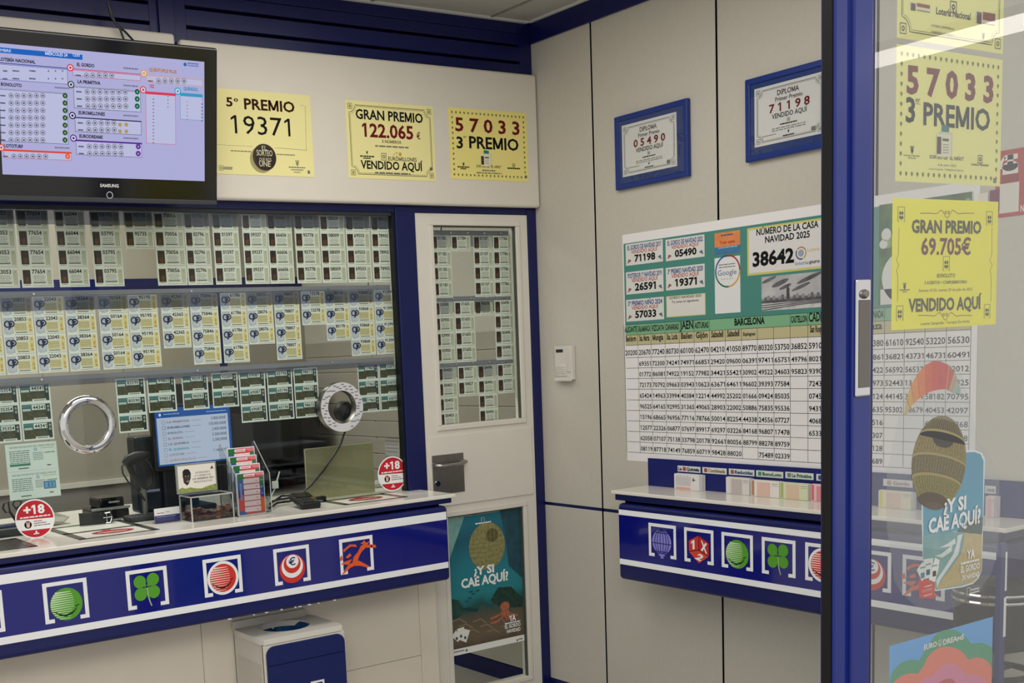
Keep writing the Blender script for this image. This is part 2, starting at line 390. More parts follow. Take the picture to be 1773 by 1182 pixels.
m = MB(); m.box(pa.x, pb.x, yd0 - 0.010, yd0 - 0.0055, pb.z, pa.z, STEEL, 0.0015); hp = m.build('handle_plate', d1); hp['label'] = 'brushed steel plate'
zb_ = onY(770, 803, YD).z
m = MB(); m.tube([(pa.x + 0.004, yd0 - 0.01, zb_ + 0.003), (pa.x + 0.006, yd0 - 0.03, zb_), (pa.x + 0.03, yd0 - 0.045, zb_ - 0.002), ((pa.x + pb.x) / 2, yd0 - 0.05, zb_ - 0.002), (pb.x - 0.03, yd0 - 0.045, zb_ + 0.001), (pb.x - 0.003, yd0 - 0.03, zb_ + 0.003), (pb.x - 0.003, yd0 - 0.01, zb_ + 0.004)], 0.0085, P('#a8a6a2', 0.22, 0.5, 1.0), 10); m.build('pull_bar', hp)
m = MB(); kk = onY(755, 837, YD); m.lathe([(0.0, -0.006), (0.012, -0.006), (0.014, 0)], (kk.x, yd0 - 0.0105, kk.z), (0, 1, 0), CHROME, 16); m.box(kk.x - 0.002, kk.x + 0.002, yd0 - 0.018, yd0 - 0.0165, kk.z - 0.006, kk.z + 0.006, BLACK); m.build('keyhole', hp)

# front sliding glass door with its blue stile
m = MB(); zt_ = 3.01
m.box(2.284, 2.327, YG - 0.004, YG + 0.034, 0, zt_, POSTB, 0.004, 2); m.box(2.327, 2.345, YG + 0.004, YG + 0.034, 0, zt_, POSTB); m.box(2.345, 2.412, YG - 0.006, YG + 0.034, 0, zt_, POSTB, 0.004, 2); m.box(2.412, 2.431, YG + 0.003, YG + 0.02, 0, zt_, NAVY, 0.002)
d2 = struct(m, 'door_2')
m = MB(); m.box(2.279, 2.2845, YG + 0.002, YG + 0.026, 0, zt_, BLACK); struct(m, 'brush_seal', d2)
m = MB(); m.box(2.431, 3.52, YG + 0.004, YG + 0.010, 0.03, zt_, GL('#fbfcfc', 1.6, 0.05, '#e8eaec')); struct(m, 'pane', d2)  # faint white veil puts reflected haze into the glass colour
m = MB(); ha = onY(1480.5, 484, YG - 0.008); hb = onY(1504, 685, YG - 0.008)
m.box(ha.x, hb.x, YG - 0.013, YG - 0.006, hb.z, ha.z, CHROME, 0.006, 3)
hd = m.build('handle', d2)
m = MB(); m.box(ha.x + 0.007, hb.x - 0.004, YG - 0.0145, YG - 0.0128, hb.z + 0.02, ha.z - 0.045, P('#77746e', 0.12, 0.5, 1.0), 0.0008, 1); m.build('finger_recess', hd)
m = MB(); m.lathe([(0.0, -0.008), (0.008, -0.008), (0.0105, -0.003), (0.0105, 0)], ((ha.x + hb.x) / 2, YG - 0.013, ha.z - 0.032), (0, 1, 0), STEEL, 20); m.build('lock_cylinder', hd)
m = MB(); p0 = onY(1757, 944, YG)
m.box(p0.x, 3.055, YG + 0.036, YG + 0.05, 0.6, p0.z, P('#141f6a', 0.25, 0.5), 0.002)
d = DY(YG + 0.0355, m)
d.rect(3.046, 0.925, 3.055, 1.03, WHITE, 1); d.rect(3.043, 0.80, 3.055, 0.907, WHITE, 1)
o = m.build('counter_board'); tag(o, 'blue board with white bracket lines seen at the right edge behind the glass door', 'board')

m = MB(); m.box(8.03, 8.52, -2.75, 1.2, 3.60, 3.66, P('#d8d8d8', 0.5))
o = m.build('linear_ceiling_light'); tag(o, 'long white ceiling light of the mall mirrored across the topmost yellow posters', 'ceiling light')
m = MB(); m.box(8.05, 8.50, -2.72, 1.17, 3.592, 3.600, E('#fff8f0', 5.0)); m.build('diffuser', o)

# ------------------------------------------------------------------ television
Xr = 1.907; pt = onX(377, 83, Xr); pb = onX(377, 355, Xr); Xc = onY(190, 330, 3.96).x; xl_ = 2 * Xc - Xr
ctr = Vector((Xc, (pt.y + pb.y) / 2, (pt.z + pb.z) / 2)); upv = (Vector((0, pt.y - pb.y, pt.z - pb.z))).normalized(); hh = (pt - pb).length / 2; hw = Xr - Xc
TV = thing('television', 'black flat screen television showing lottery results, tilted above the counter glass', 'television', (Xc, ctr.y, pb.z))
d = Dec(ctr, (1, 0, 0), upv); Nn = d.N
MT = Matrix((( 1, d.V.x, -d.N.x, 0), (0, d.V.y, -d.N.y, 0), (0, d.V.z, -d.N.z, 0), (0, 0, 0, 1)))
MT = Matrix.Translation(ctr) @ Matrix(((1, -d.N.x, d.V.x, 0), (0, -d.N.y, d.V.y, 0), (0, -d.N.z, d.V.z, 0), (0, 0, 0, 1)))
m = MB(); m.box(-hw, hw, 0, 0.06, -hh, hh, BLACKG, 0.008, 3, M=MT); m.box(-hw * 0.7, hw * 0.7, 0.055, 0.10, -hh * 0.7, hh * 0.75, BLACK, 0.015, 2, M=MT)
m.box(-hw + 0.004, hw - 0.004, -0.004, 0.002, -hh, -hh + 0.016, P('#3c3e44', 0.3), 0.003, 1, M=MT)
m.build('casing', TV)
m = MB(); m.box(-0.1, 0.1, 0.1, YF - ctr.y - 0.012, -0.05, 0.05, BLACK, M=Matrix.Translation(ctr)); m.build('wall_bracket', TV)
d.mb = MB(); d.crop(0, 0, 3.2825); d.b = 8
(u0, v0), (u1, v1) = d.px(14, 990), d.px(1160, 358); v1 = max(v1, d.px(1150, 350)[1]); u0 = -u1 + 2 * 0.0
u0 = d.px(14, 990)[0]
d.rect(u0, v0, u1, v1, E('#b4b4e0', 0.9), 0)
SC = lambda h: E(h, 0.9)
d.R(-5, 268, 468, 340, SC('#2468c4')); d.T('DICIEMBRE', -60, 290, 62, 294, 16, SC('#e8f0ff'), 0); d.T('MIÉRCOLES 24', 256, 313, 382, 320, 18, SC('#e8f0ff'), B1); d.T('12:01', 412, 320, 452, 322, 16, SC('#e8f0ff'), B1)
def panel(title, x0, y0, x1, y1, ty, tx1, col, rows, balls, last=None, icon=True, dark='#20242c'):
    d.R(x0, y0, x1, y1, SC(col), 2); a = d.px(x0, y0); b = d.px(x1, y1); d.rect(a[0] + 0.0012, a[1] - 0.0012, b[0] - 0.0012, b[1] + 0.0012, SC('#c2c4e6'), 3)
    d.R(x0, y0 - 4, x1, y0 + 24, SC(col), 4); d.T(title, tx1[0], ty, tx1[1], ty + 5, 18, SC(dark), B3, 4)
    if icon: d.CI(x0 - 14, y0 - 12, 20, SC(col), 5, 20); d.CI(x0 - 14, y0 - 12, 14, SC('#dcdcf0'), 6, 20); d.CI(x0 - 14, y0 - 12, 7, SC(col), 7, 12)
    n = len(rows)
    for (yy, lx) in rows:
        d.GK(lx, yy + 4, lx + 30, yy + 4, 8, SC('#3c3c50'), 5)
        for k in range(balls): d.CI(lx + 62 + k * 36, yy, 15, SC('#77788e'), 5, 14); d.CI(lx + 62 + k * 36, yy, 12, SC('#b9bad2'), 6, 14); d.R(lx + 57 + k * 36, yy - 4, lx + 67 + k * 36, yy + 5, SC('#4c4c66'), 7)
        if last: d.CI(x1 - 22, yy, 15, SC(last), 6, 16); d.R(x1 - 24, yy - 4, x1 - 20, yy + 5, SC('#e8e8f0'), 7)
panel('LOTERÍA NACIONAL', -8, 362, 385, 480, 350, (-6, 200), '#2a3c9c', [], 0, icon=False)
for yy in (402, 446):
    for xx, w in ((15, 26), (70, 38), (165, 36), (270, 8), (310, 8), (350, 8)): d.GK(xx, yy + 5, xx + w, yy + 5, 8, SC('#40405c'), 5)
panel('BONOLOTO', -8, 505, 390, 820, 488, (4, 122), '#2f4a38', [(543 + k * 42, 0) for k in range(7)], 6, '#3a6036', icon=False)
panel('LOTOTURF', 20, 850, 405, 912, 836, (22, 130), '#e0503c', [(888, 16)], 6, '#f06a3c')
panel('EL GORDO', 412, 396, 798, 460, 376, (436, 535), '#d8304c', [(428, 428)], 5)
panel('LA PRIMITIVA', 416, 492, 800, 638, 474, (440, 570), '#1c3a34', [(521, 432), (562, 434), (603, 436)], 7, '#1e6a48')
panel('EUROMILLONES', 424, 668, 803, 768, 650, (446, 595), '#1a1e48', [(698, 440), (738, 442)], 5)
for yy in (708, 746):
    for xx in (680, 716): d.CI(xx, yy, 12, SC('#b89a5a'), 6, 5)
panel('EURODREAMS', 430, 796, 806, 895, 782, (450, 583), '#5a2c90', [(832, 444), (872, 446)], 6, '#6a3aa0')
panel('QUÍNTUPLE PLUS', 830, 428, 1150, 490, 408, (846, 1002), '#e8a040', [(460, 838)], 5, dark='#c07820')
panel('1X2', 826, 522, 998, 822, 496, (848, 874), '#e0405c', [], 0, dark='#c83a54')
panel('QUINIGOL', 1022, 530, 1150, 685, 512, (1042, 1125), '#3aa0d0', [], 0, dark='#3a90c0')
for k in range(14): d.R(866, 560 + k * 19, 874, 566 + k * 19, SC('#6a6a88'), 5)
for k in range(4): d.R(950, 545 + k * 20, 956, 551 + k * 20, SC('#6a6a88'), 5)
for k in range(6): d.R(1060, 575 + k * 20, 1065, 580 + k * 20, SC('#6a6a88'), 5); d.R(1142, 588 + k * 19, 1150, 594 + k * 19, SC('#55556e'), 5)
for x, y in ((310, 502), (700, 392), (700, 490), (700, 660), (700, 788), (310, 842)): d.GK(x, y, x + 85, y + 4, 9, SC('#7c7c98'), 5)
d.CI(1050, 366, 10, SC('#2c6cb4'), 5, 12); d.GK(1064, 364, 1128, 366, 7, SC('#4a70a8'), 5); d.GK(1064, 376, 1128, 378, 6, SC('#4a70a8'), 5)
sc_ = d.mb.build('screen', TV); sc_['label'] = 'lit lavender screen full of lottery result tables'
d.mb = MB(); d.b = 12; d.T('SAMSUNG', 567, 1060, 673, 1066, 18, P('#d8d8d8', 0.4), B2); d.mb.build('maker_name', TV)
d.mb = MB(); u, v = d.px(622, 1108); d.ring(u, v, 0.0095, 0.0115, P('#c8c8cc', 0.3), 2, 28); d.ell(u, v, 0.0095, 0.0095, BLACKG, 1, 24); d.mb.build('power_button', TV)
m = MB()
for pts in (((186, 2), (193, 30), (208, 50), (215, 70)), ((186, 2), (200, 40), (218, 56), (231, 70)), ): m.tube([onY(x, y, 4.13) for x, y in pts] + [onY(pts[-1][0], pts[-1][1] + 14, 4.09)], 0.004, BLACK, 6)
m.build('power_cable', TV)

# ------------------------------------------------------------------ posters
def corner_box(d, u, v, s, mat, l=3):
    d.frame(u - s, v - s, u + s, v + s, s * 0.16, mat, l); d.ring(u, v, s * 0.25, s * 0.5, mat, l, 14); d.rect(u - s * 0.12, v - s * 0.5, u + s * 0.12, v - s * 0.2, mat, l)
def diploma_border(d, u0, v0, u1, v1, ins, r, w, mat, l=2):
    for k, ww in ((0, w), (w * 2.2, w * 0.45)):
        a0, b0, a1, b1, rr = u0 + ins + k, v0 + ins + k, u1 - ins - k, v1 - ins - k, r
        pts = []
        for cx, cy, s in ((a0, b0, 0), (a0, b1, -90), (a1, b1, 180), (a1, b0, 90)):
            for q in range(0, 91, 15): ang = math.radians(s + q); pts.append((cx + rr * math.cos(ang), cy + rr * math.sin(ang)))
        d.line(pts + [pts[0]], ww, mat, l)
def dots_border(d, u0, v0, u1, v1, ins, nx, ny, r, mat):
    for k in range(nx):
        u = u0 + ins + (u1 - u0 - 2 * ins) * k / (nx - 1)
        for v in (v0 + ins, v1 - ins): d.ell(u, v, r, r, mat, 2, 10); d.poly([(u - r * .6, v - r * .7), (u + r * .6, v - r * .7), (u, v - r * 1.5)], mat, 3)
    for k in range(1, ny - 1):
        v = v0 + ins + (v1 - v0 - 2 * ins) * k / (ny - 1)
        for u in (u0 + ins, u1 - ins): d.ell(u, v, r, r, mat, 2, 10); d.poly([(u - r * .6, v - r * .7), (u + r * .6, v - r * .7), (u, v - r * 1.5)], mat, 3)
def ticket_fan(d, u, v, s, l=3):
    d.poly([(u - .1 * s, v + .5 * s), (u + .3 * s, v + .45 * s), (u + .3 * s, v + .2 * s), (u - .1 * s, v + .22 * s)], P('#2c7c7c'), l)
    for k, (a, c) in enumerate(((.10, '#d9d6bc'), (.02, '#e8e4c8'))): d.rect(u - .4 * s + a * s * 2, v - .5 * s + a * s, u + .35 * s + a * s * 1.4, v + .18 * s + a * s, P(c), l + 1 + k)
    d.rect(u - .34 * s, v - .4 * s, u - .12 * s, v + .12 * s, P('#4c3020'), l + 3); d.rect(u - .05 * s, v, u + .28 * s, v + .08 * s, P('#55553c'), l + 3)
    for k in range(4): d.rect(u - .05 * s, v - .12 * s - k * .08 * s, u + .28 * s, v - .09 * s - k * .08 * s, P('#a8a688'), l + 3)
def crown(d, u, v, s, mat, l=3):
    d.ell(u, v, s * .32, s * .32, mat, l, 12); d.poly([(u - s * .3, v - s * .1), (u + s * .3, v - s * .1), (u, v - s * .6)], mat, l + 1)
    for k in (-1, 0, 1): d.ell(u + k * s * .3, v + s * .42, s * .12, s * .16, mat, l, 8)

def big5(d, y, mat):
    pass
# 5th prize, half behind the television
d = DY(YF - 0.0012); d.crop(360, 120, 3.0569); ur, vt = d.px(540, 138); _, vb = d.px(560, 571); ur = (ur + d.px(565, 571)[0]) / 2
ul = ur - 0.42
d.sheet(ul, vb, ur, vt, YEL)
d.T('5', 98, 193, 132, 196, 45, INKB, B2); d.T('º', 138, 193, 162, 196, 40, INKB, B1); d.T('PREMIO', 193, 208, 460, 228, 54, INKB, B2); d.T('19371', 125, 335, 438, 357, 96, INK, 0.0)
d.LN([(490, 190), (515, 192), (521, 428), (508, 427)], 0.0012, GREY); d.LN([(0, 395), (240, 408)], 0.0008, GREY); d.LN([(355, 414), (525, 428)], 0.0012, GREY)
d.EL(285, 478, 62, 70, P('#a89d70'), 1); d.EL(300, 465, 62, 71, P('#3c3226', 0.5), 2); d.EL(305, 470, 52, 60, P('#2a221a', 0.5), 3)
CR = P('#d8cfae')
d.T('EL', 285, 425, 312, 428, 22, CR, 0, 5); d.T('SORTEO', 258, 455, 342, 460, 30, CR, B1, 5); d.T('QUE NOS', 272, 484, 336, 488, 18, CR, 0, 5); d.T('UNE', 272, 512, 332, 516, 28, CR, B1, 5)
for x0, y0, x1, y1, h in ((120, 434, 228, 436, 5), (365, 452, 460, 456, 5), (82, 520, 130, 523, 6), (82, 528, 130, 531, 6), (428, 520, 515, 524, 6), (440, 532, 508, 536, 5), (455, 545, 490, 547, 4)): d.GK(x0, y0, x1, y1, h, GREY)
u, v = d.px(69, 521); corner_box(d, u, v, 0.009, GREY); u, v = d.px(473, 497); crown(d, u, v, 0.02, P('#8c8a62')); d.R(527, 535, 541, 552, GREY, 2)
tag(d.mb.build('prize_poster'), 'pale yellow 5th prize 19371 poster beside the television, its left edge covered', 'poster', 'yellow prize posters on the fascia')

d = DY(YF - 0.0012); d.crop(360, 120, 3.0569)
(ul, vt), (ur, vb) = d.px(726, 160), d.px(1209, 592); ul = (d.px(725, 158)[0] + d.px(745, 580)[0]) / 2; ur = (d.px(1190, 198)[0] + d.px(1210, 592)[0]) / 2
d.sheet(ul, vb, ur, vt, YEL); diploma_border(d, ul, vb, ur, vt, 0.017, 0.028, 0.0022, P('#3b3d22'))
for uu in (ul + .022, ur - .022):
    for vv in (vb + .022, vt - .022): corner_box(d, uu, vv, 0.0105, P('#55552c'), 3)
d.T('GRAN PREMIO', 783, 263, 1138, 280, 49, INK, B2); d.T('122.065', 818, 355, 1088, 368, 68, INKR, B2); d.T('€', 1105, 368, 1125, 370, 34, INKR, B1); d.T('5 NÚMEROS', 922, 388, 1023, 394, 15, INK, B1)
d.GK(885, 410, 1062, 417, 8, GREY); d.T('EUROMILLONES', 955, 481, 1105, 489, 20, INK, B1); d.T('VENDIDO AQUÍ', 810, 525, 1137, 536, 42, INK, B2); d.GK(885, 552, 1072, 558, 9, GREY)
u, v = d.px(931, 462); d.frame(u - .012, v - .014, u + .012, v + .014, .0018, INK, 3); d.ring(u, v, .004, .0065, INK, 3, 16)
for x, y, r in ((1017, 449, 10), (998, 442, 5), (985, 450, 4), (1000, 458, 4)): d.CI(x, y, r, P('#c8a040'), 3, 5)
u, v = d.px(842, 440); crown(d, u, v, .011, INK); d.GK(806, 462, 880, 465, 7, INK); d.GK(822, 472, 862, 474, 6, INK); d.R(1174, 518, 1189, 536, GREY)
tag(d.mb.build('prize_poster'), 'pale yellow poster for the 122.065 euro big prize, middle of the fascia posters', 'poster', 'yellow prize posters on the fascia')

def poster57033(d, c, ul, vb, ur, vt, mats):
    d.sheet(ul, vb, ur, vt, mats)
    dots_border(d, ul, vb, ur, vt, 0.0185, 19, 13, 0.0044, P('#7c7a3c'))
d = DY(YF - 0.0012); d.crop(360, 120, 3.0569)
ul = (d.px(1268, 198)[0] + d.px(1290, 590)[0]) / 2; ur = (d.px(1683, 215)[0] + d.px(1700, 595)[0]) / 2; vt = d.px(1268, 198)[1]; vb = d.px(1700, 595)[1]
poster57033(d, None, ul, vb, ur, vt, YELB)
d.T('5 7 0 3 3', 1310, 330, 1650, 340, 68, INKR, B2); d.T('3', 1317, 415, 1351, 417, 58, INK, B2); d.T('er', 1352, 362, 1369, 363, 14, INK, 0); d.T('PREMIO', 1384, 420, 1645, 425, 60, INK, B2)
u, v = d.px(1468, 470); ticket_fan(d, u, v, .068)
d.T('SORTEO DE "EL NIÑO"', 1421, 519, 1553, 522, 13, INK, B1); d.GK(1452, 538, 1525, 540, 7, GREY); d.GK(1422, 550, 1555, 554, 6, GREY)
u, v = d.px(1353, 502); crown(d, u, v, .013, INK); d.GK(1322, 519, 1384, 521, 7, INK); d.GK(1338, 528, 1368, 529, 6, INK); u, v = d.px(1618, 508); corner_box(d, u, v, .008, INK); d.GK(1586, 526, 1652, 529, 7, INK); d.R(1677, 561, 1690, 576, GREY)
tag(d.mb.build('prize_poster'), 'yellow 3rd prize 57033 poster with a dotted border, right end of the fascia', 'poster', 'yellow prize posters on the fascia')

# posters behind the front glass (stuck to its inner face)
YP = YG + 0.0112
def front(nm): pass
dp = lambda: DY(YP + 0.0006)
# all print faces the street, through the glass
d = dp(); d.crop(1400, 0, 3.2842)
ul = (d.px(508, 240)[0] + d.px(488, 1015)[0]) / 2; ur = (d.px(1110, 350)[0] + d.px(1082, 1072)[0]) / 2; vt = (d.px(508, 240)[1] + d.px(1110, 350)[1]) / 2; vb = (d.px(488, 1015)[1] + d.px(1082, 1072)[1]) / 2
poster57033(d, None, ul, vb, ur, vt, YELG)
d.T('5 7 0 3 3', 557, 515, 1050, 590, 148, P('#7c2430'), B3); d.T('3', 552, 690, 605, 694, 134, INK, B2); d.T('er', 608, 580, 635, 583, 32, INK, 0); d.LN([(608, 588), (635, 592)], .001, INK); d.T('PREMIO', 652, 700, 1030, 748, 122, P('#10201e'), B2)
u, v = d.px(765, 802); ticket_fan(d, u, v, .075)
d.T('SORTEO DE "EL NIÑO"', 688, 896, 882, 918, 20, INK, B1); d.T('6 de enero 2024', 735, 940, 838, 951, 14, GREY, 0); d.T('Lotería Campanilla - TORREJÓN DE ARDOZ', 683, 962, 880, 977, 10, GREY, 0)
u, v = d.px(588, 853); crown(d, u, v, .016, INK); d.T('Loterías y Apuestas', 540, 885, 632, 892, 11, INK, 0); d.T('del Estado', 565, 900, 610, 904, 10, INK, 0); u, v = d.px(975, 905); corner_box(d, u, v, .0095, INK); d.T('Lotería Nacional', 925, 938, 1022, 947, 15, INK, B1); d.R(1050, 1012, 1067, 1041, GREY)
tag(d.mb.build('prize_poster'), 'yellow 3rd prize 57033 poster taped inside the front glass door', 'poster', 'yellow posters inside the front glass')
vgap = d.px(806, 262)[1]
d = dp(); d.crop(1400, 0, 3.2842); vb2 = (d.px(508, 195)[1] + d.px(1105, 325)[1]) / 2
d.sheet(ul + .001, vb2, ul + .421, vb2 + .297, YELG); diploma_border(d, ul, vb2, ul + .42, vb2 + .297, 0.017, 0.03, 0.0022, P('#4b4d22'))
for uu in (ul + .022, ul + .398):
    for vv in (vb2 + .022, vb2 + .275): corner_box(d, uu, vv, 0.012, P('#55552c'), 3)
d.T('Lotería Nacional', 725, 75, 920, 117, 38, INK, B2); d.T('LOTERÍA CAMPANILLA', 697, 150, 827, 172, 13, INK, 0); d.T('TORREJÓN DE ARDOZ', 697, 186, 825, 208, 13, INK, 0)
u, v = d.px(823, 40); corner_box(d, u, v, .013, INK)
for x0, y0, x1, y1 in ((575, 10, 695, 70), (950, 60, 1066, 145)):
    d.R(x0, y0, x1, y1, P('#e8e0c0'), 2); d.R(x0 + 6, y0 + 6, x0 + 32, y1 - 8, P('#5a3a20'), 3); d.R(x0 + 40, y0 + 6, x1 - 6, y1 - 20, P('#8c3a2c', noise=.4, nscale=90), 3); d.GK(x0 + 40, y1 - 4, x1 - 8, y1 - 4, 6, GREY, 4)
u, v = d.px(993, 208); crown(d, u, v, .014, INK); d.T('Loterías y Apuestas', 970, 232, 1032, 242, 9, INK, 0); d.T('del Estado', 985, 246, 1015, 252, 8, INK, 0)
tag(d.mb.build('prize_poster'), 'topmost yellow poster inside the front glass, only its lower part in view', 'poster', 'yellow posters inside the front glass')

d = dp(); d.crop(1400, 330, 3.0295)
ul = (d.px(443, 32)[0] + d.px(434, 728)[0]) / 2; ur = (d.px(997, 62)[0] + d.px(980, 705)[0]) / 2; vt = (d.px(443, 32)[1] + d.px(997, 62)[1]) / 2; vb = (d.px(434, 728)[1] + d.px(980, 705)[1]) / 2
d.sheet(ul, vb, ur, vt, YELH); OL = P('#3e3c14'); OR_ = P('#8a5a1c')
d.T('GRAN PREMIO', 540, 214, 905, 228, 64, OL, B3); d.T('69.705€', 590, 330, 850, 338, 84, P('#6c1018'), B2); d.T('BONOLOTO', 673, 455, 768, 455, 20, OL, B1); d.T('5 ACIERTOS + COMPLEMENTARIO', 608, 489, 830, 487, 16, OL, B1)
d.T('Semana 31/25, martes 29 de julio de 2025', 577, 528, 858, 526, 15, P('#7a4a14'), 0); d.T('VENDIDO AQUÍ', 523, 630, 905, 622, 64, OL, B3); d.T('Lotería Campanilla - Torrejón De Ardoz', 588, 702, 845, 694, 14, OL, 0)
def swirl(x0, x1, y, s):
    n = 30; pts = []
    for k in range(n + 1):
        t = k / n; x = x0 + (x1 - x0) * t; e = math.exp(-((t - .5) / .16) ** 2); pts.append((x, y + s * 26 * e * math.cos((t - .5) * 26)))
    d.LN(pts, .0016, OR_, 2); u, v = d.px((x0 + x1) / 2, y - s * 4)
    for e in (-1, 1): d.ring(u + e * .006, v, .0022, .0042, OR_, 2, 14)
swirl(585, 868, 118, 1); swirl(575, 858, 654, 1)
for xx in (468, 958):
    d.LN([(xx + (4 if xx > 700 else 6), 195), (xx + 3, 330), (xx - 8, 365), (xx + 6, 390), (xx - 8, 420), (xx, 450), (xx - 2, 580)], .0014, OR_, 2)
for x, y in ((486, 124), (948, 146), (478, 642), (936, 632), (722, 382)):
    u, v = d.px(x, y); w_, h_ = .0125, .0165
    d.line([(u - w_ * .7, v - h_), (u - w_, v - h_), (u - w_, v + h_), (u + w_, v + h_), (u + w_, v - h_), (u + w_ * .7, v - h_)], .0016, OL, 2)
    for a in (-1, 1):
        for b in (-1, 1): d.ell(u + a * .0042, v + b * .0048 - .002, .0036, .0042, OL, 2, 12)
    d.line([(u, v - .006), (u + .001, v - .015)], .0012, OL, 2)
u, v = d.px(503, 502); crown(d, u, v, .014, OL); d.GK(477, 523, 530, 522, 5, OL); d.GK(490, 533, 515, 532, 4, OL)
tag(d.mb.build('prize_poster'), 'bright yellow poster for the 69.705 euro big prize inside the front glass', 'poster', 'yellow posters inside the front glass')

# summer campaign sticker on clear film
d = dp(); d.crop(1400, 700, 3.2842)
def P2(*pts): return [d.px(*p) for p in pts]
film = GL('#f4f6f6', 1.3, 0.13, '#c9d0d6')
fl = Dec(d.O, d.U, d.V); fl.crop(1400, 700, 3.2842)
fo = [(1085, 430), (1085, 700), (1075, 830), (1040, 960), (970, 1060), (880, 1130), (780, 1172), (690, 1175), (600, 1140), (530, 1075), (485, 1000), (480, 930), (445, 700), (445, 380), (500, 120), (540, -60), (620, -240), (740, -260), (860, -200), (920, -20), (960, 200), (1040, 300)]
fl.poly([d.px(*p) for p in fo], film, 0); FILM = fl.mb
d.poly(P2((642, 560), (648, 880), (720, 1062), (880, 1038), (935, 1020), (965, 990), (985, 945), (1003, 310), (985, 275), (950, 260), (893, 262), (800, 560)), P('#e8f2f4'), 1)
SKY = RAMP('printed_sky', [(0, '#66b8c8'), (.35, '#38a0c0'), (1, '#2a86b8')], 2, 2, .05)
d.poly(P2((650, 575), (652, 790), (760, 735), (990, 690), (994, 320), (978, 284), (945, 270), (897, 272), (800, 570)), SKY, 2)
d.poly(P2((650, 745), (760, 728), (880, 722), (985, 735), (980, 950), (935, 1010), (870, 1030), (722, 1054), (650, 880)), RAMP('printed_sea', [(0, '#8ab8b4'), (.4, '#5e9ea6'), (1, '#2c6c80')], 2, 9, .5), 3)
d.poly(P2((990, 640), (900, 662), (840, 722), (985, 740)), P('#3c5a50', noise=.3, nscale=60), 4)
d.poly(P2((880, 728), (985, 738), (982, 940), (955, 990), (925, 1012), (725, 1052), (745, 1010), (800, 940), (862, 850), (880, 780)), P('#c9b57e', noise=.1, nscale=60), 5)
FO = P('#e4ecea')
for pts in (((875, 735), (862, 780), (850, 850), (800, 920), (745, 1000), (728, 1045), (722, 1000), (770, 930), (820, 850), (840, 790), (845, 745)), ((830, 760), (790, 790), (740, 815), (800, 808), (835, 790)), ((815, 800), (750, 850), (715, 862), (760, 870), (810, 835)), ((740, 920), (700, 960), (690, 990), (730, 965))): d.poly(P2(*pts), FO, 6)
d.T('¿Y SI', 760, 608, 888, 600, 72, WHITE, B3, 16); d.T('CAE AQUÍ?', 675, 718, 970, 682, 78, WHITE, B3, 16)
for k in range(4): d.LN([(842 + k * 12, 640 + k * 6), (852 + k * 12, 700 - k * 2)], .002, P('#5aa8bc'), 17)
d.T('YA', 893, 875, 938, 870, 46, WHITE, B3, 16); d.GK(858, 905, 962, 893, 12, WHITE, 16); d.T('EL GORDO', 858, 948, 965, 938, 34, WHITE, B2, 16); d.T('DE NAVIDAD', 866, 995, 962, 978, 26, WHITE, B2, 16)
for k, pts in enumerate((((612, 940), (645, 895), (690, 960), (640, 1005)), ((650, 880), (705, 872), (700, 985), (655, 990)), ((715, 870), (742, 885), (715, 1010), (680, 995)))):
    d.poly(P2(*pts), P('#e6ebe6'), 7 + k); cx = sum(p[0] for p in pts) / 4; cy = sum(p[1] for p in pts) / 4; d.R(cx - 12, cy + 8, cx + 8, cy + 34, P(('#5b86a0', '#3c6480', '#5a3c2a')[k]), 10); d.GK(cx - 16, cy - 20, cx + 14, cy - 20, 8, P('#7a9aa0'), 10)
d.Q([(625, 985), (716, 1003), (712, 1104), (625, 1098)], P('#d84438'), 6); d.T('EL GORDO', 645, 1062, 700, 1062, 16, P('#f0c8c0'), 0, 8); d.GK(655, 1035, 700, 1035, 8, P('#f0c8c0'), 8); d.GK(650, 1086, 700, 1086, 8, P('#f0c8c0'), 8)
u, v = d.px(909, 1060); d.line([(u - .007, v - .009), (u - .007, v + .008), (u + .007, v + .008), (u + .007, v - .009)], .002, WHITE, 3); d.GK(922, 1058, 968, 1048, 8, WHITE, 3); d.GK(922, 1074, 970, 1066, 8, WHITE, 3)
# wicker drum ball
cu, cv = d.px(740, 330); ru, rv = d.ruv(740, 330, 155)[0], d.ruv(740, 330, 264)[1]; tl = math.radians(-12)
def el(a, b, su, sv, mat, l, n=40):
    x, y = a * ru, b * rv; d.ell(cu + x * math.cos(tl) - y * math.sin(tl), cv + x * math.sin(tl) + y * math.cos(tl), su * ru, sv * rv, mat, l, n, rot=tl)
def ep(a, b): x, y = a * ru, b * rv; return (cu + x * math.cos(tl) - y * math.sin(tl), cv + x * math.sin(tl) + y * math.cos(tl))
WK = P('#7c6c3c', noise=.25, nscale=120); WD = P('#54482a', noise=.3, nscale=120); WL = P('#a8985a')
el(0, 0, 1, 1, WK, 8)
def band(b0, b1, mat, l, bow=.16):
    up = [ep(math.sqrt(max(0, 1 - b1 * b1)) * math.sin(q), b1 + bow * (math.cos(q) - .2)) for q in [i * math.pi / 16 - math.pi / 2 for i in range(17)]]
    lo = [ep(math.sqrt(max(0, 1 - b0 * b0)) * math.sin(q), b0 + bow * (math.cos(q) - .2)) for q in [i * math.pi / 16 - math.pi / 2 for i in range(17)]]
    d.poly(up + lo[::-1], mat, l)
band(.58, .84, WD, 9, .1); band(.08, .5, P('#8e7f48', noise=.3, nscale=150), 9); band(-.36, 0, P('#6c623c', noise=.4, nscale=150), 9); band(-.86, -.42, P('#86803e', noise=.3, nscale=150), 9)
for bb in (.54, .03, -.4): band(bb - .02, bb + .03, WL, 12)
el(.02, .48, .38, .15, P('#30281a'), 11); el(-.05, -.82, .55, .17, P('#4a3c22'), 13); el(0, -.93, .33, .08, P('#5a4a2c'), 14)
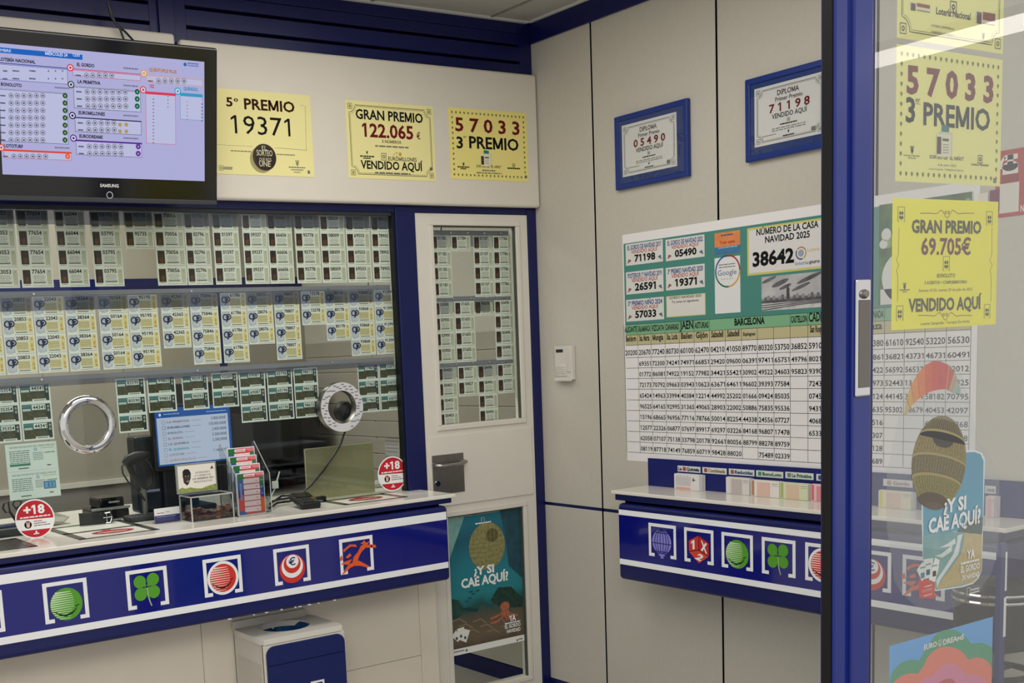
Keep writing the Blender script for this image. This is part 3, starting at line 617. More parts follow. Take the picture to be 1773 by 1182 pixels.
for k in range(-8, 9):
    a = k / 9
    for b0, b1, mt in ((.55, .8, WL), (.1, .48, WD), (-.34, -.02, WL), (-.76, -.44, WD)):
        w0 = math.sqrt(1 - b0 * b0); w1 = math.sqrt(1 - b1 * b1); e = .16 * (math.sqrt(max(0, 1 - a * a)) - .2); d.line([ep(a * w0 * .97, b0 + e), ep(a * w1 * .97, b1 + e)], .0012, mt, 11 if b0 != .1 else 10)
# paraglider canopy
d.crop(1400, 330, 3.0295)
top = [(500, 1175), (512, 1090), (535, 1020), (570, 960), (610, 915), (650, 893), (690, 895), (735, 915), (765, 950), (785, 1000), (798, 1055)]
bot = [(512, 1178), (530, 1140), (552, 1115), (580, 1090), (615, 1065), (650, 1050), (690, 1042), (720, 1040), (735, 1050), (755, 1062), (790, 1065)]
CL = ['#c8b070', '#d8a850', '#e0923c', '#e07a34', '#dc5c30', '#d4452e', '#d04434', '#c8583a', '#b8a890', '#9ab8b0']
for k in range(10): d.poly([d.px(*top[k]), d.px(*top[k + 1]), d.px(*bot[k + 1]), d.px(*bot[k])], P(CL[k], noise=.08, nscale=50), 4)
for k in range(1, 10): d.LN([top[k], bot[k]], .0016, P('#b05028') if k < 7 else P('#d8d0b8'), 5)
for k in (2, 5, 8): d.LN([bot[k], (690 + (k - 5) * 8, 1200)], .0006, P('#8c8c80'), 3)
stk = d.mb.build('campaign_sticker'); tag(stk, 'beach campaign sticker with a wicker ball under an orange parachute, on the front glass', 'sticker')
fo_ = FILM.build('clear_film', stk); fo_['label'] = 'clear film round the print'

# dream lottery poster
d = dp(); d.crop(1400, 980, 4.7534)
ul = d.px(667, 645)[0]; ur = d.px(1518, 428)[0]; vt = (d.px(667, 645)[1] + d.px(1518, 428)[1]) / 2; vb = vt - .60
LB = P('#6cb2f0', 0.5); d.sheet(ul, vb, ur, vt, LB)
def cloud(cs, base, mat, l):
    pts = []
    for k, (a0, a1, cx, cy, r) in enumerate(cs):
        for i in range(13): q = math.radians(a0 + (a1 - a0) * i / 12); pts.append((cx + r * math.cos(q), cy - r * math.sin(q)))
    uv = [d.px(*p) for p in pts]; uv = [(min(max(a, ul), ur), b) for a, b in uv]
    d.poly([(uv[0][0], vb)] + uv + [(uv[-1][0], vb)], mat, l)
cloud([(170, 75, 860, 960, 190), (150, 40, 1160, 690, 170), (110, 10, 1400, 800, 170)], 0, P('#5aa982'), 1)
cloud([(180, 75, 850, 1060, 180), (165, 25, 1140, 850, 190), (110, 0, 1390, 870, 120)], 0, P('#f08c78'), 2)
cloud([(170, 90, 1000, 1000, 90), (150, 30, 1160, 920, 120), (110, 0, 1350, 1010, 120)], 0, P('#e490b0'), 3); d.EL(1120, 1010, 90, 80, P('#c8606c'), 4)
d.T('EURO', 945, 690, 1052, 655, 40, WHITE, B3, 6); d.T('DREAMS', 1103, 645, 1275, 600, 42, WHITE, B3, 6)
u, v = d.px(1078, 630)
for k in range(8): q = k * math.pi / 4; d.line([(u + .004 * math.cos(q), v + .004 * math.sin(q)), (u + .011 * math.cos(q), v + .011 * math.sin(q))], .002, WHITE, 6)
d.ring(u, v - .004, .002, .0036, WHITE, 6, 14)
tag(d.mb.build('dream_poster'), 'light blue poster with green and coral flower clouds, low on the front glass', 'poster')

# undersea poster on the door
d = DY(YD + 0.0135); d.crop(720, 740, 2.6747)
ul = 3.003; ur = (d.px(490, 372)[0] + d.px(500, 985)[0]) / 2; vt = d.px(480, 374)[1]; vb = (d.px(160, 1058)[1] + d.px(500, 990)[1]) / 2
d.sheet(ul, vb, ur, vt, P('#e6e8e4'))
v2 = (d.px(160, 1026)[1] + d.px(500, 964)[1]) / 2
d.rect(ul, v2, ur, vt, RAMP('printed_seabed', [(0, '#4a4034'), (.12, '#6c5f4e'), (.24, '#5b5648'), (.32, '#24504e'), (.42, '#2a7f88'), (.6, '#2b7c8c'), (.8, '#265c70'), (1, '#2c7a8c')], 2, 6, .12), 1)
d.poly([(ul, vt), (ul + .10, vt), (ul, vt - .2)], P('#7aa8a4', noise=.2, nscale=20), 2)
d.Q([(385, 374), (490, 372), (497, 700), (430, 640), (415, 500)], P('#234a58', noise=.25, nscale=30), 2); d.Q([(495, 790), (440, 735), (380, 740), (345, 800), (400, 835), (495, 830)], P('#203c34', noise=.4, nscale=50), 2); d.Q([(152, 790), (200, 800), (225, 850), (190, 890), (152, 885)], P('#244840', noise=.3, nscale=40), 2)
cu, cv = d.px(330, 548); rb = d.ruv(330, 548, 84)[0]
d.ell(cu, cv, rb, rb * 1.05, P('#8a8658', noise=.3, nscale=70), 3, 36); d.ell(cu + rb * .3, cv + rb * .45, rb * .35, rb * .3, P('#5c5a3a', noise=.3, nscale=60), 4, 24)
for k in range(-4, 5):
    a = k / 5; w_ = math.sqrt(1 - a * a) * rb; d.line([(cu - w_, cv + a * rb), (cu, cv + a * rb - rb * .08), (cu + w_, cv + a * rb)], .0014, P('#6a6840'), 5); d.line([(cu + a * rb, cv - w_), (cu + a * rb * 1.1, cv), (cu + a * rb, cv + w_)], .0014, P('#9a9464'), 5)
d.T('¿Y SI', 268, 684, 362, 668, 36, WHITE, B3, 7); d.T('CAE AQUÍ?', 210, 742, 428, 706, 40, WHITE, B3, 7)
u, v = d.px(310, 427); d.line([(u - .008, v - .008), (u - .008, v + .01), (u + .008, v + .01), (u + .008, v - .008)], .0016, WHITE, 4); d.GK(275, 447, 348, 440, 6, WHITE, 4)
OC = P('#a8644a', noise=.2, nscale=60); d.EL(412, 826, 22, 20, OC, 5)
for k_, pts in enumerate((((405, 838), (395, 862), (365, 878), (345, 886)), ((408, 842), (400, 878), (375, 900), (345, 905)), ((413, 842), (412, 870), (424, 890)), ((420, 840), (436, 862), (470, 868)), ((416, 842), (430, 880), (455, 892)))): d.LN(pts, .011, OC, 6 + k_)
for x, y in ((250, 790), (235, 805), (265, 770), (255, 760), (285, 755)): d.EL(x, y, 10, 4, P('#1c4c54'), 4)
d.Q([(205, 840), (240, 832), (280, 838), (290, 828), (288, 852), (240, 852)], P('#1a3c42'), 4)
for k in range(9): d.LN([(165 + k * 33, 900 + (k % 3) * 22), (200 + k * 33, 885 + (k % 3) * 25), (235 + k * 30, 905 + (k % 3) * 22)], .006, P('#84745e'), 3)
d.T('YA', 430, 897, 462, 890, 26, WHITE, B3, 14); d.GK(411, 910, 482, 898, 6, WHITE, 14); d.T('EL GORDO', 411, 930, 483, 917, 16, WHITE, B2, 14); d.T('NAVIDAD', 420, 952, 483, 938, 16, WHITE, B2, 14)
for k, pts in enumerate((((164, 968), (185, 938), (205, 965), (195, 993)), ((190, 932), (222, 922), (222, 980), (196, 986)), ((218, 930), (250, 938), (232, 995), (205, 984)))):
    d.Q(pts, P('#dfe2da'), 8 + k); cx = sum(p[0] for p in pts) / 4; cy = sum(p[1] for p in pts) / 4; d.R(cx - 4, cy + 5, cx + 6, cy + 16, P('#3c4c54'), 11)
d.GK(165, 1046, 225, 1034, 6, GREY, 2); d.CI(235, 1031, 6, GREY, 2, 12); d.CI(470, 984, 4, INK, 2, 8); d.GK(476, 983, 494, 979, 6, GREY, 2)
tag(d.mb.build('undersea_poster'), 'undersea poster with a netted ball and an octopus in the lower door pane', 'poster')

# ------------------------------------------------------------------ lottery tickets hanging behind the glass
TP = P('#e2e3da', 0.75, 0.15, noise=0.03, nscale=60); TPB = P('#e6e7e2', 0.75, 0.15, noise=0.03, nscale=60); TG = P('#dde4e0', 0.75, 0.15)
def ticket_mesh(kind, num, w, h):
    """one printed ticket, origin at its top left corner, hanging in the X-Z plane"""
    d = Dec((0, 0, 0), (1, 0, 0), (0, 0, 1)); X = lambda a: a * w; Z = lambda b: -b * h
    def r(a0, b0, a1, b1, mat, l=1): d.rect(X(a0), Z(b0), X(a1), Z(b1), mat, l)
    DK = P('#34332f', 0.7, 0.1); MD = P('#8b8f84', 0.7, 0.1)
    if kind == 'dark':
        d.sheet(0, -h, w, 0, TP, 0.0003)
        r(.05, .08, .29, .80, P('#33241d', 0.6, noise=.5, nscale=160), 1); r(.11, .45, .24, .74, P('#5c3a2a', 0.6, noise=.5, nscale=200), 2); r(.08, .84, .26, .87, MD, 1)
        d.text(num, X(.34), X(.76), Z(.27), .20 * h, DK, 2, B2)
        for k, (a, b) in enumerate(((.40, .72), (.36, .76), (.38, .74), (.40, .70), (.36, .76))): d.greek(X(a), X(b), Z(.39 + k * .075), .03 * h, MD, 1, k)
        r(.36, .72, .76, .77, P('#4c4d48'), 1); r(.35, .90, .98, .92, MD, 1)
        r(.81, .08, .95, .84, P('#b9b79c', 0.7), 1)
        for k in range(4): d.ell(X(.88), Z(.18 + k * .19), w * .045, h * .075, P('#d2d2bc'), 2, 12); d.ell(X(.88), Z(.18 + k * .19), w * .02, h * .03, DK if k == 0 else MD, 3, 8)
    elif kind == 'ninety':
        d.sheet(0, -h, w, 0, TPB, 0.0003)
        r(.03, .05, .33, .88, P('#b9bfcc', 0.7, noise=.1, nscale=90), 1); d.ell(X(.2), Z(.68), w * .11, h * .16, P('#c7cbd8'), 2, 16); r(.08, .90, .24, .92, MD, 1)
        NB = P('#1d2450', 0.6)
        d.ring(X(.155), Z(.38), h * .115, h * .19, NB, 3, 18); d.line([(X(.155) + h * .16, Z(.38)), (X(.155) + h * .15, Z(.52)), (X(.155) + h * .03, Z(.66))], h * .075, NB, 3); d.ring(X(.285), Z(.36), h * .10, h * .17, NB, 4, 18); d.ell(X(.285), Z(.36), h * .055, h * .055, NB, 4, 12)
        r(.36, .30, .78, .76, P('#d6cb9e', 0.7, noise=.05, nscale=120), 1); d.text(num, X(.38), X(.78), Z(.22), .18 * h, DK, 2, B2)
        for k in range(4): d.greek(X(.40), X(.76), Z(.41 + k * .085), .03 * h, P('#9a9272'), 2, k)
        r(.40, .80, .78, .84, P('#55564e'), 2); r(.81, .06, .96, .84, P('#e0d096', 0.7), 1)
        r(.87, .12, .92, .24, P('#b79c50'), 2); d.ell(X(.885), Z(.52), w * .035, h * .12, P('#c9ab58'), 2, 12); r(.86, .68, .92, .76, P('#a88c48'), 2); d.greek(X(.36), X(.97), Z(.94), .025 * h, MD, 1, 3)
    else:
        d.sheet(0, -h, w, 0, TG, 0.0003)
        r(.04, .07, .95, .90, P('#3f4a42', 0.6, noise=.45, nscale=90), 1); r(.04, .07, .50, .26, P('#48797c', 0.6, noise=.15, nscale=60), 2); r(.04, .50, .80, .90, P('#4a4a34', 0.6, noise=.5, nscale=110), 2); r(.82, .07, .95, .90, P('#2c3634', 0.6, noise=.3, nscale=90), 2)
        r(.06, .30, .32, .42, P('#b9c8c2'), 3); r(.36, .10, .80, .38, P('#d6dfda'), 3); d.text(num, X(.39), X(.78), Z(.33), .17 * h, DK, 4, B2)
        for k in range(2): d.ell(X(.885), Z(.22 + k * .2), w * .035, h * .08, P('#93a29c'), 3, 12)
        r(.40, .80, .84, .97, TG, 3); r(.45, .84, .80, .89, P('#7c8680'), 4)
    o = d.mb.build('ticket', None, (0, 0, 0)); C.objects.unlink(o); me = o.data; bpy.data.objects.remove(o); return me
TH = 0.0662; YT = 4.240
GLAB = {'dark': 'dark-pictured lottery tickets', 'ninety': 'navy 90 emblem lottery tickets', 'green': 'green landscape lottery tickets'}
def strip(kind, num, n, x0, x1, z, where, grp, y=YT, h=TH, extra=''):
    w = x1 - x0; t = thing('lottery_ticket_strip', f"strip of {n} {GLAB[kind]} numbered {num}, {where}" if n > 1 else f"single dark-pictured lottery ticket numbered {num}, {where}", 'lottery tickets', (x0, y, z), grp)
    me = ticket_mesh(kind, num, w, h)
    for k in range(n):
        o = bpy.data.objects.new('ticket', me); C.objects.link(o); o.parent = t; o.location = (0, 0.0004 * (k % 2), -k * h)
ROW1 = [('23053', 4, -34, 23), ('77654', 4, 26, 82), ('66044', 4, 92, 145), ('03795', 4, 154, 206), ('95735', 2, 213, 263), ('70056', 4, 264, 316), ('02796', 4, 317, 361), ('01597', 4, 365.5, 411), ('09337', 4, 417, 460), ('66606', 4, 461, 504), ('95778', 4, 508, 551), ('08009', 4, 552, 595), ('69503', 4, 597, 639), ('78905', 4, 641, 679.5)]
ROW2 = [('40853', 4, -56, -2), ('20853', 4, 0, 54), ('22043', 4, 55.5, 108), ('38364', 4, 111, 163), ('50164', 4, 168.5, 219.5), ('95195', 4, 220, 271), ('42365', 3, 277, 325.5), ('75846', 4, 327.5, 376), ('61786', 4, 380, 425), ('28076', 3, 426, 471), ('78807', 4, 473, 517), ('15578', 2, 520, 561.5), ('80178', 3, 562, 603), ('93868', 4, 603.5, 645.5), ('91399', 4, 647, 686)]
ROW3 = [('35354', 3, -25, 30), ('44341', 3, 31.5, 86), ('83590', 3, 199, 250), ('99803', 2, 253.5, 303), ('90393', 2, 313.5, 359), ('93589', 2, 365, 410.5), ('69087', 3, 413, 458.5), ('65196', 3, 461, 505), ('98615', 3, 507, 549), ('17463', 3, 618.5, 655), ('43870', 3, 655.5, 691)]
def row(R_, kind, z, yref, where, grp, yy=YT):
    for i, (num, n, a, b) in enumerate(R_):
        def atz(x):
            y = yref
            for _ in range(6):
                p = onY(x, y, yy); y += (p.z - z) * 470
            return onY(x, y, yy).x
        strip(kind, num, n, atz(a), atz(b) - .001, z, where, grp, yy - .0009 * (i % 3), extra='')
row(ROW1, 'dark', (1.9885 - .441) * 1.41421, 370, 'top' + ' row behind glass', 'tickets in the top row')
row(ROW2, 'ninety', (1.7785 - .441) * 1.41421, 505, 'middle' + ' row behind glass', 'tickets in the middle row')
row(ROW3, 'green', (1.5655 - .441) * 1.41421, 640, 'lowest' + ' row behind glass', 'tickets in the lowest row')
DR = [[('01183', 4, 746, 780), ('01784', 1, 780.5, 814), ('01107', 4, 819, 852.5), ('17786', 4, 853, 886)],
      [('03900', 4, 750, 785), ('01605', 4, 786, 821), ('90658', 1, 821.5, 855), ('00498', 4, 855.5, 889)],
      [('00403', 4, 755, 791), ('00827', 2, 792, 826.5), ('00496', 4, 827, 860), ('07397', 2, 860.5, 893)]]
for R_, yr_, wh in zip(DR, (408, 521, 633), ('upper', 'middle', 'lower')):
    z = onY(820, yr_, 4.25).z
    for i, (num, n, a, b) in enumerate(R_):
        pa, pb = onY(a, yr_, 4.25), onY(b, yr_, 4.25)
        strip('dark', num, n, max(pa.x, 2.965), pb.x - .001, z, f'{wh} row of the door window', f'tickets in the door window, {wh} row', 4.25 - .0009 * (i % 2), .0655)
# rails the strips hang from
RAIL = GL('#d6d8e2', 1.4, 0.10, '#8e8f9c')
def rail(z0, z1, x0, x1, label, y, cat='rail'):
    t = thing('ticket_rail', label, cat, ((x0 + x1) / 2, y, z0), 'clear ticket rails')
    m = MB(); m.box(x0, x1, y - .012, y - .0105, z0, z1, RAIL); m.build('clear_lip', t)
    m = MB(); m.box(x0, x1, y - .0105, y + .012, z1, z1 + .016, P('#7f808c', 0.4)); m.build('rail_body', t)
    m = MB()
    for k in range(5): xx = x0 + (x1 - x0) * (k + .5) / 5; m.lathe([(0, -.003), (.004, -.003), (.005, 0)], (xx, y - .012, z1 + .006), (0, 1, 0), CHROME, 10)
    m.build('fixing_screw', t)
za = (1.9885 - .441) * 1.41421; zb_ = (1.7785 - .441) * 1.41421; zc_ = (1.5655 - .441) * 1.41421
rail(za - .048, za + .004, -.2, 2.80, 'clear rail along the top row of tickets behind the counter glass', 4.249)
rail(zb_ - .048, zb_ + .004, -.2, 2.79, 'clear rail along the middle row of tickets behind the counter glass', 4.249)
rail(zc_ - .012, zc_ + .008, -.2, 2.79, 'clear rail along the lowest row of tickets behind the counter glass', 4.249)
for yr_, wh in zip((408, 521, 633), ('upper', 'middle', 'lower')):
    z = onY(820, yr_, 4.25).z; rail(z - .046, z + .006, 2.985, 3.44, f'clear rail of the {wh} ticket row in the door window', 4.262)

# ------------------------------------------------------------------ stickers and notice on the partition glass
def age_sticker(x0, y0, x1, y1, label, k):
    d = DY(4.2212); (ua, va), (ub, vb) = d.px(x0, (y0 + y1) / 2), d.px(x1, (y0 + y1) / 2); u = (ua + ub) / 2; v = (d.px((x0 + x1) / 2, y0)[1] + d.px((x0 + x1) / 2, y1)[1]) / 2; r = (ub - ua) / 2
    d.mb.lathe([(0, 0), (r, 0), (r, .0006)], (u, 4.2212, v), (0, 1, 0), WHITE, 40, False)
    RD = P('#c02030', 0.5); sl = .05
    top = [(u + .93 * r * math.cos(q), v + .93 * r * math.sin(q)) for q in [math.radians(a) for a in range(-2, 183, 6)]]
    d.poly(top, RD, 1)
    bot = [(u + .93 * r * math.cos(q), v + .93 * r * math.sin(q)) for q in [math.radians(a) for a in range(215, 326, 6)]]; d.poly(bot, RD, 1)
    d.text('+18', u - .55 * r, u + .52 * r, v + .27 * r, .42 * r, WHITE, 3, B3); d.greek(u - .75 * r, u + .78 * r, v + .08 * r, .07 * r, WHITE, 3, 1)
    d.ell(u - .38 * r, v - .26 * r, .19 * r, .19 * r, INK, 2, 20); d.ell(u - .38 * r, v - .31 * r, .085 * r, .10 * r, P('#e4b4a4'), 3, 16)
    for k in range(4): d.line([(u + (-.44 + .04 * k) * r, v - .26 * r), (u + (-.47 + .06 * k) * r, v - .12 * r)], .035 * r, P('#e4b4a4'), 4 + k)
    for q in range(3): d.greek(u - .08 * r, u + (.35 + .2 * q) * r, v - .14 * r - q * .11 * r, .045 * r, P('#a05058') if q == 0 else GREY, 2, q)
    d.ell(u, v - .66 * r, .05 * r, .06 * r, WHITE, 3, 10); d.greek(u - .14 * r, u + .14 * r, v - .78 * r, .06 * r, WHITE, 3, 5)
    tag(d.mb.build('age_sticker'), label, 'sticker', 'round age limit stickers')
age_sticker(26, 865, 95, 931, 'larger-looking round red +18 sticker low on the glass, at the left', 0)
age_sticker(654, 793, 705, 847, 'round red +18 sticker low on the glass beside the blue post', 1)
d = DY(4.2425); d.crop(0, 620, 3.4771)
ul = (d.px(32, 520)[0] + d.px(58, 860)[0]) / 2; ur = (d.px(338, 502)[0] + d.px(368, 826)[0]) / 2; vt = d.px(180, 510)[1]; vb = d.px(212, 842)[1]
d.sheet(ul, vb, ur, vt, P('#d4e0dc', 0.7)); w_, h_ = ur - ul, vt - vb; TX = P('#6f8683'); BLU = P('#3d76a8')
def nr(a0, b0, a1, b1, mat, l=1): d.rect(ul + a0 * w_, vt - b0 * h_, ul + a1 * w_, vt - b1 * h_, mat, l)
for off in (0, .5):
    for k in range(3): d.greek(ul + .08 * w_, ul + .95 * w_, vt - (off + .05 + k * .012) * h_, .005 * h_, TX, 1, k)
    for k in range(7): d.greek(ul + .07 * w_, ul + .46 * w_, vt - (off + .14 + k * .035) * h_, .016 * h_, TX, 1, k + 9)
    for k in range(5): d.greek(ul + .52 * w_, ul + .72 * w_, vt - (off + .19 + k * .03) * h_, .012 * h_, TX, 1, k + 20)
    d.ring(ul + .58 * w_, vt - (off + .12) * h_, .0035, .0055, BLU, 1, 14); d.greek(ul + .68 * w_, ul + .94 * w_, vt - (off + .11) * h_, .012 * h_, P('#b0a470'), 1, 4)
    d.greek(ul + .75 * w_, ul + .95 * w_, vt - (off + .2) * h_, .02 * h_, TX, 1, 31); nr(.22, off + .435, .42, off + .452, P('#3c4a48')); d.rect(ul + .78 * w_, vt - (off + .43) * h_, ul + .86 * w_, vt - (off + .41) * h_, P('#54645e'), 1)
nr(.06, .36, .46, .40, P('#3d8068')); nr(.02, .492, .98, .496, P('#9ab4ae')); nr(.68, .71, .92, .85, BLU, 2); nr(.70, .73, .90, .83, P('#74a2c4'), 3); nr(.76, .74, .79, .82, BLU, 4); nr(.83, .74, .86, .82, BLU, 4)
tag(d.mb.build('paper_notice'), 'pale green printed notice taped behind the glass above the left age sticker', 'notice')

# ------------------------------------------------------------------ speaking holes
c0 = onY(153.5, 735, 4.21); R0 = .5 * (onY(203, 735, 4.21).x - onY(104, 735, 4.21).x)
t = thing('speaking_ring', 'shiny chrome speaking ring in the counter glass, at the left', 'ring', c0)
m = MB(); ri = R0 * .70
m.lathe([(R0, .018), (R0, .006), (R0 * .97, .0), (R0 * .90, -.006), (R0 * .80, -.008), (ri * 1.02, -.004), (ri, .004), (ri, .018)], c0, (0, 1, 0), CHROME, 56); m.build('chrome_collar', t)
m = MB(); m.lathe([(0, .016), (ri, .016)], c0, (0, 1, 0), GL('#dcdcd8', 1.4, .12, '#a8a69c'), 40); m.build('membrane', t)
c1 = onY(592.5, 704.5, 4.19); R1 = .5 * (onY(630, 705, 4.19).x - onY(555.5, 705, 4.19).x)
t = thing('speaking_ring', 'speaking ring covered in printed paper with a black ball behind it', 'ring', c1)
m = MB(); m.lathe([(R1 * .99, .034), (R1, .004), (R1 * .98, .0), (R1 * .655, .0), (R1 * .64, .004), (R1 * .64, .034)], c1, (0, 1, 0), STEEL, 56); m.build('metal_collar', t)
d = Dec((0, c1.y - .0008, 0), (1, 0, 0), (0, 0, 1)); d.ring(c1.x, c1.z, R1 * .655, R1 * .985, P('#cfcfd3', 0.6), 0, 56)
for k in range(46):
    q = k * 2 * math.pi / 46; rr = R1 * (.74 + .16 * ((k * 7) % 3) / 2); 
    if 4.3 < q < 5.1: continue
    x, z = c1.x + rr * math.cos(q), c1.z + rr * math.sin(q); d.rect(x - .007, z - .0022, x + .007, z + .0022, P('#77777c'), 1)
d.mb.build('paper_collar', t)
cb = onY(595, 712, 4.275); m = MB(); rb = .043
t = thing('black_ball', 'black ball shaped device hanging on a cable behind the right speaking ring', 'device', (cb.x, cb.y, cb.z - rb))
m.lathe([(rb * math.sin(a), -rb * math.cos(a)) for a in [math.pi * k / 20 for k in range(21)]], cb, (0, 1, 0), P('#0c0c0d', 0.5), 36); m.build('ball_body', t)
m = MB(); m.tube([cb + Vector((-.02, -.02, .036)), cb + Vector((0, -.024, .042)), cb + Vector((.018, -.02, .037))], .0022, P('#77777a', 0.3), 6); m.build('rim_highlight_ring', t)
m = MB(); m.tube([onY(x, y, 4.272) for x, y in ((597, 728), (597, 748), (590, 768), (578, 788), (560, 815), (540, 838), (524, 853), (513, 862))], .0042, BLACK, 8); m.build('cable', t)

# ------------------------------------------------------------------ right wall: diplomas, keypad, number table
def diploma(fr_, pp, num, label):
    """fr_: frame TL, BR px; pp: paper TL, BR px"""
    X = XB - .018; a = onX(*fr_[0], X); b = onX(*fr_[1], X); a2 = onX(*pp[0], X); b2 = onX(*pp[1], X)
    t = thing('framed_diploma', label, 'framed diploma', (XB - .001, (a.y + b.y) / 2, b.z), 'blue framed diplomas')
    m = MB(); y0, y1, z0, z1 = b.y, a.y, b.z, a.z; w = .022; FB = P('#15307c', 0.3, 0.4)
    m.box(X - .003, XB - .001, y0, y1, z1 - w, z1, FB, .004); m.box(X - .003, XB - .001, y0, y1, z0, z0 + w, FB, .004); m.box(X - .003, XB - .001, y0, y0 + w, z0 + w * .7, z1 - w * .7, FB, .004); m.box(X - .003, XB - .001, y1 - w, y1, z0 + w * .7, z1 - w * .7, FB, .004)
    m.build('frame', t)
    m = MB(); m.box(X + .002, XB - .0015, y0 + w * .6, y1 - w * .6, z0 + w * .6, z1 - w * .6, P('#243a74', 0.5)); m.build('backing_board', t)
    d = DX(X + .0015); ua, ub = -a2.y, -b2.y; va, vb = b2.z, a2.z; d.sheet(ua, va, ub, vb, P('#d9d6d4', 0.6), .0004); w_, h_ = ub - ua, vb - va
    diploma_border(d, ua, va, ub, vb, .012, .022, .0018, P('#3c4038'))
    for uu in (ua + .017, ub - .017):
        for vv in (va + .017, vb - .017): corner_box(d, uu, vv, .009, P('#6c706c'))
    f = lambda s, x0, x1, y, h, mt, bd: d.text(s, ua + x0 * w_, ua + x1 * w_, va + y * h_, h * h_, mt, 3, bd)
    f('DIPLOMA', .34, .65, .80, .085, INKB, B1); f('Primer Premio', .31, .70, .70, .07, P('#444448'), B1); f(' '.join(num), .22, .80, .53, .135, INKR, B2); f('VENDIDO AQUÍ', .26, .76, .42, .08, INK, B1)
    corner_box(d, ua + .5 * w_, va + .36 * h_, .006, INK); d.greek(ua + .38 * w_, ua + .62 * w_, va + .29 * h_, .022 * h_, INK, 3, 1)
    for k in range(2): d.greek(ua + .26 * w_, ua + .74 * w_, va + (.24 - k * .035) * h_, .014 * h_, GREY, 3, k + 3)
    crown(d, ua + .5 * w_, va + .16 * h_, .009, INK); d.greek(ua + .42 * w_, ua + .58 * w_, va + .09 * h_, .02 * h_, INK, 3, 2); d.greek(ua + .12 * w_, ua + .32 * w_, va + .15 * h_, .013 * h_, GREY, 3, 7); d.rect(ua + .82 * w_, va + .08 * h_, ua + .88 * w_, va + .15 * h_, GREY, 3)
    c_ = d.mb.build('certificate', t); c_['label'] = f'white certificate numbered {num}'
    m = MB(); m.box(X - .0012, X - .0004, y0 + w * .8, y1 - w * .8, z0 + w * .8, z1 - w * .8, GL('#fdfefe', 1.35)); m.build('glazing', t)
diploma(((1063.5, 203.5), (1192, 305)), ((1076, 218), (1172, 287)), '05490', 'blue framed diploma for first prize 05490 on the pale wall')
a = onX(1290, 138.5, XB - .018); b_ = onX(1063.5, 203.5, XB - .018); b2_ = onX(1192, 305, XB - .018)
X_ = XB - .018
def px_of(P_):
    q = RM @ (Vector(P_) - Vector((0, 0, CAMZ))); return (q.x / q.z * F + CX, q.y / q.z * F + CY)
dy = a.y - b_.y; dz = a.z - b_.z
s1 = onX(1305, 158, X_)
fw = b_.y - b2_.y; fh = b_.z - b2_.z
pa_ = onX(1076, 218, X_); pb_ = onX(1172, 287, X_)
sh = Vector((0, dy, dz))
diploma((px_of(a), px_of(b2_ + sh)), (px_of(pa_ + sh), px_of(pb_ + sh)), '71198', 'blue framed diploma for first prize 71198, half hidden by the blue door stile')

ka, kb = onX(967, 599, XB), onX(998, 659, XB)
t = thing('alarm_keypad', 'small white alarm keypad with a dark display on the pale wall', 'keypad', (XB, (ka.y + kb.y) / 2, kb.z))
m = MB(); KW = P('#d2cfc6', 0.45); m.box(XB - .026, XB - .0005, kb.y, ka.y, kb.z + .004, ka.z, KW, .005, 3); m.box(XB - .032, XB - .024, kb.y, ka.y, kb.z, kb.z + .012, KW, .003); m.build('case', t)
dk = DX(XB - .0262); dk.rect(-ka.y + .012, ka.z - .028, -ka.y + .058, ka.z - .014, P('#33322c', 0.3), 1); dk.mb.build('display', t)
m = MB(); m.box(XB - .031, XB - .0255, kb.y + .03, ka.y - .008, kb.z + .022, kb.z + .075, KW, .002)
for k in range(4): m.tube([(XB - .0312, ka.y - .012, kb.z + .034 + k * .009), (XB - .0312, ka.y - .04, kb.z + .037 + k * .009), (XB - .0312, kb.y + .034, kb.z + .032 + k * .009)], .0012, P('#bab7ae', 0.5), 5)
m.build('flap', t)
m = MB(); m.box(XB - .030, XB - .0255, kb.y + .004, kb.y + .026, kb.z + .04, ka.z - .012, KW, .002); m.build('side_button', t)

# number table
d = DX(XB - .0016); d.crop(1070, 370, 4.925)
Lu = -3.660; Ru = -2.137; Tv = (d.px(45, 180)[1]); d.crop(0, 0, 1); vb = d.px(1085, 797)[1]
Rr = d.px(1692, 600)[0]
d.sheet(Lu, vb, Rr, Tv, PAPER, .0008)
d.crop(1070, 370, 4.925); uL = d.px(55, 600)[0]; vh = d.px(55, 255)[1]; d.crop(1070, 540, 4.547); vt0 = d.px(165, 95)[1]
rowsv = [d.px(165, y)[1] for y in (95, 178, 259, 357, 440, 523, 607, 692, 775, 858, 941, 1023, 1106)]
d.crop(0, 0, 1); uR = d.px(1680, 650)[0]
d.rect(uL, vt0, uR, vh, P('#4b8a80', 0.6), 1)
d.rect(uL, rowsv[1], uR, rowsv[0], P('#7fb48c', 0.6), 1); d.rect(uL, rowsv[2], uR, rowsv[1], P('#c3bb92', 0.6), 1)
cols = [d.px(1070 + x / 4.547, 700)[0] for x in (62, 168, 271, 380, 492, 608, 728, 851, 977, 1101, 1228, 1358, 1496)]
rc = [d.px(1400 + x / 3.0295, 650)[0] for x in (397, 501, 608, 720, 848)]
step = (rc[0] - cols[-1]) / 4; cols += [cols[-1] + step * k for k in (1, 2, 3)] + rc
LNm = P('#3c3c40')
for i, u in enumerate(cols):
    for r0 in range(len(rowsv) - 1):
        if r0 == 0 and i in (7, 8, 9, 10): continue
        d.rect(u - .0008, rowsv[r0 + 1], u + .0008, rowsv[r0], LNm, 2)
for v in rowsv: d.rect(uL, v - .0008, uR, v + .0008, LNm, 2)
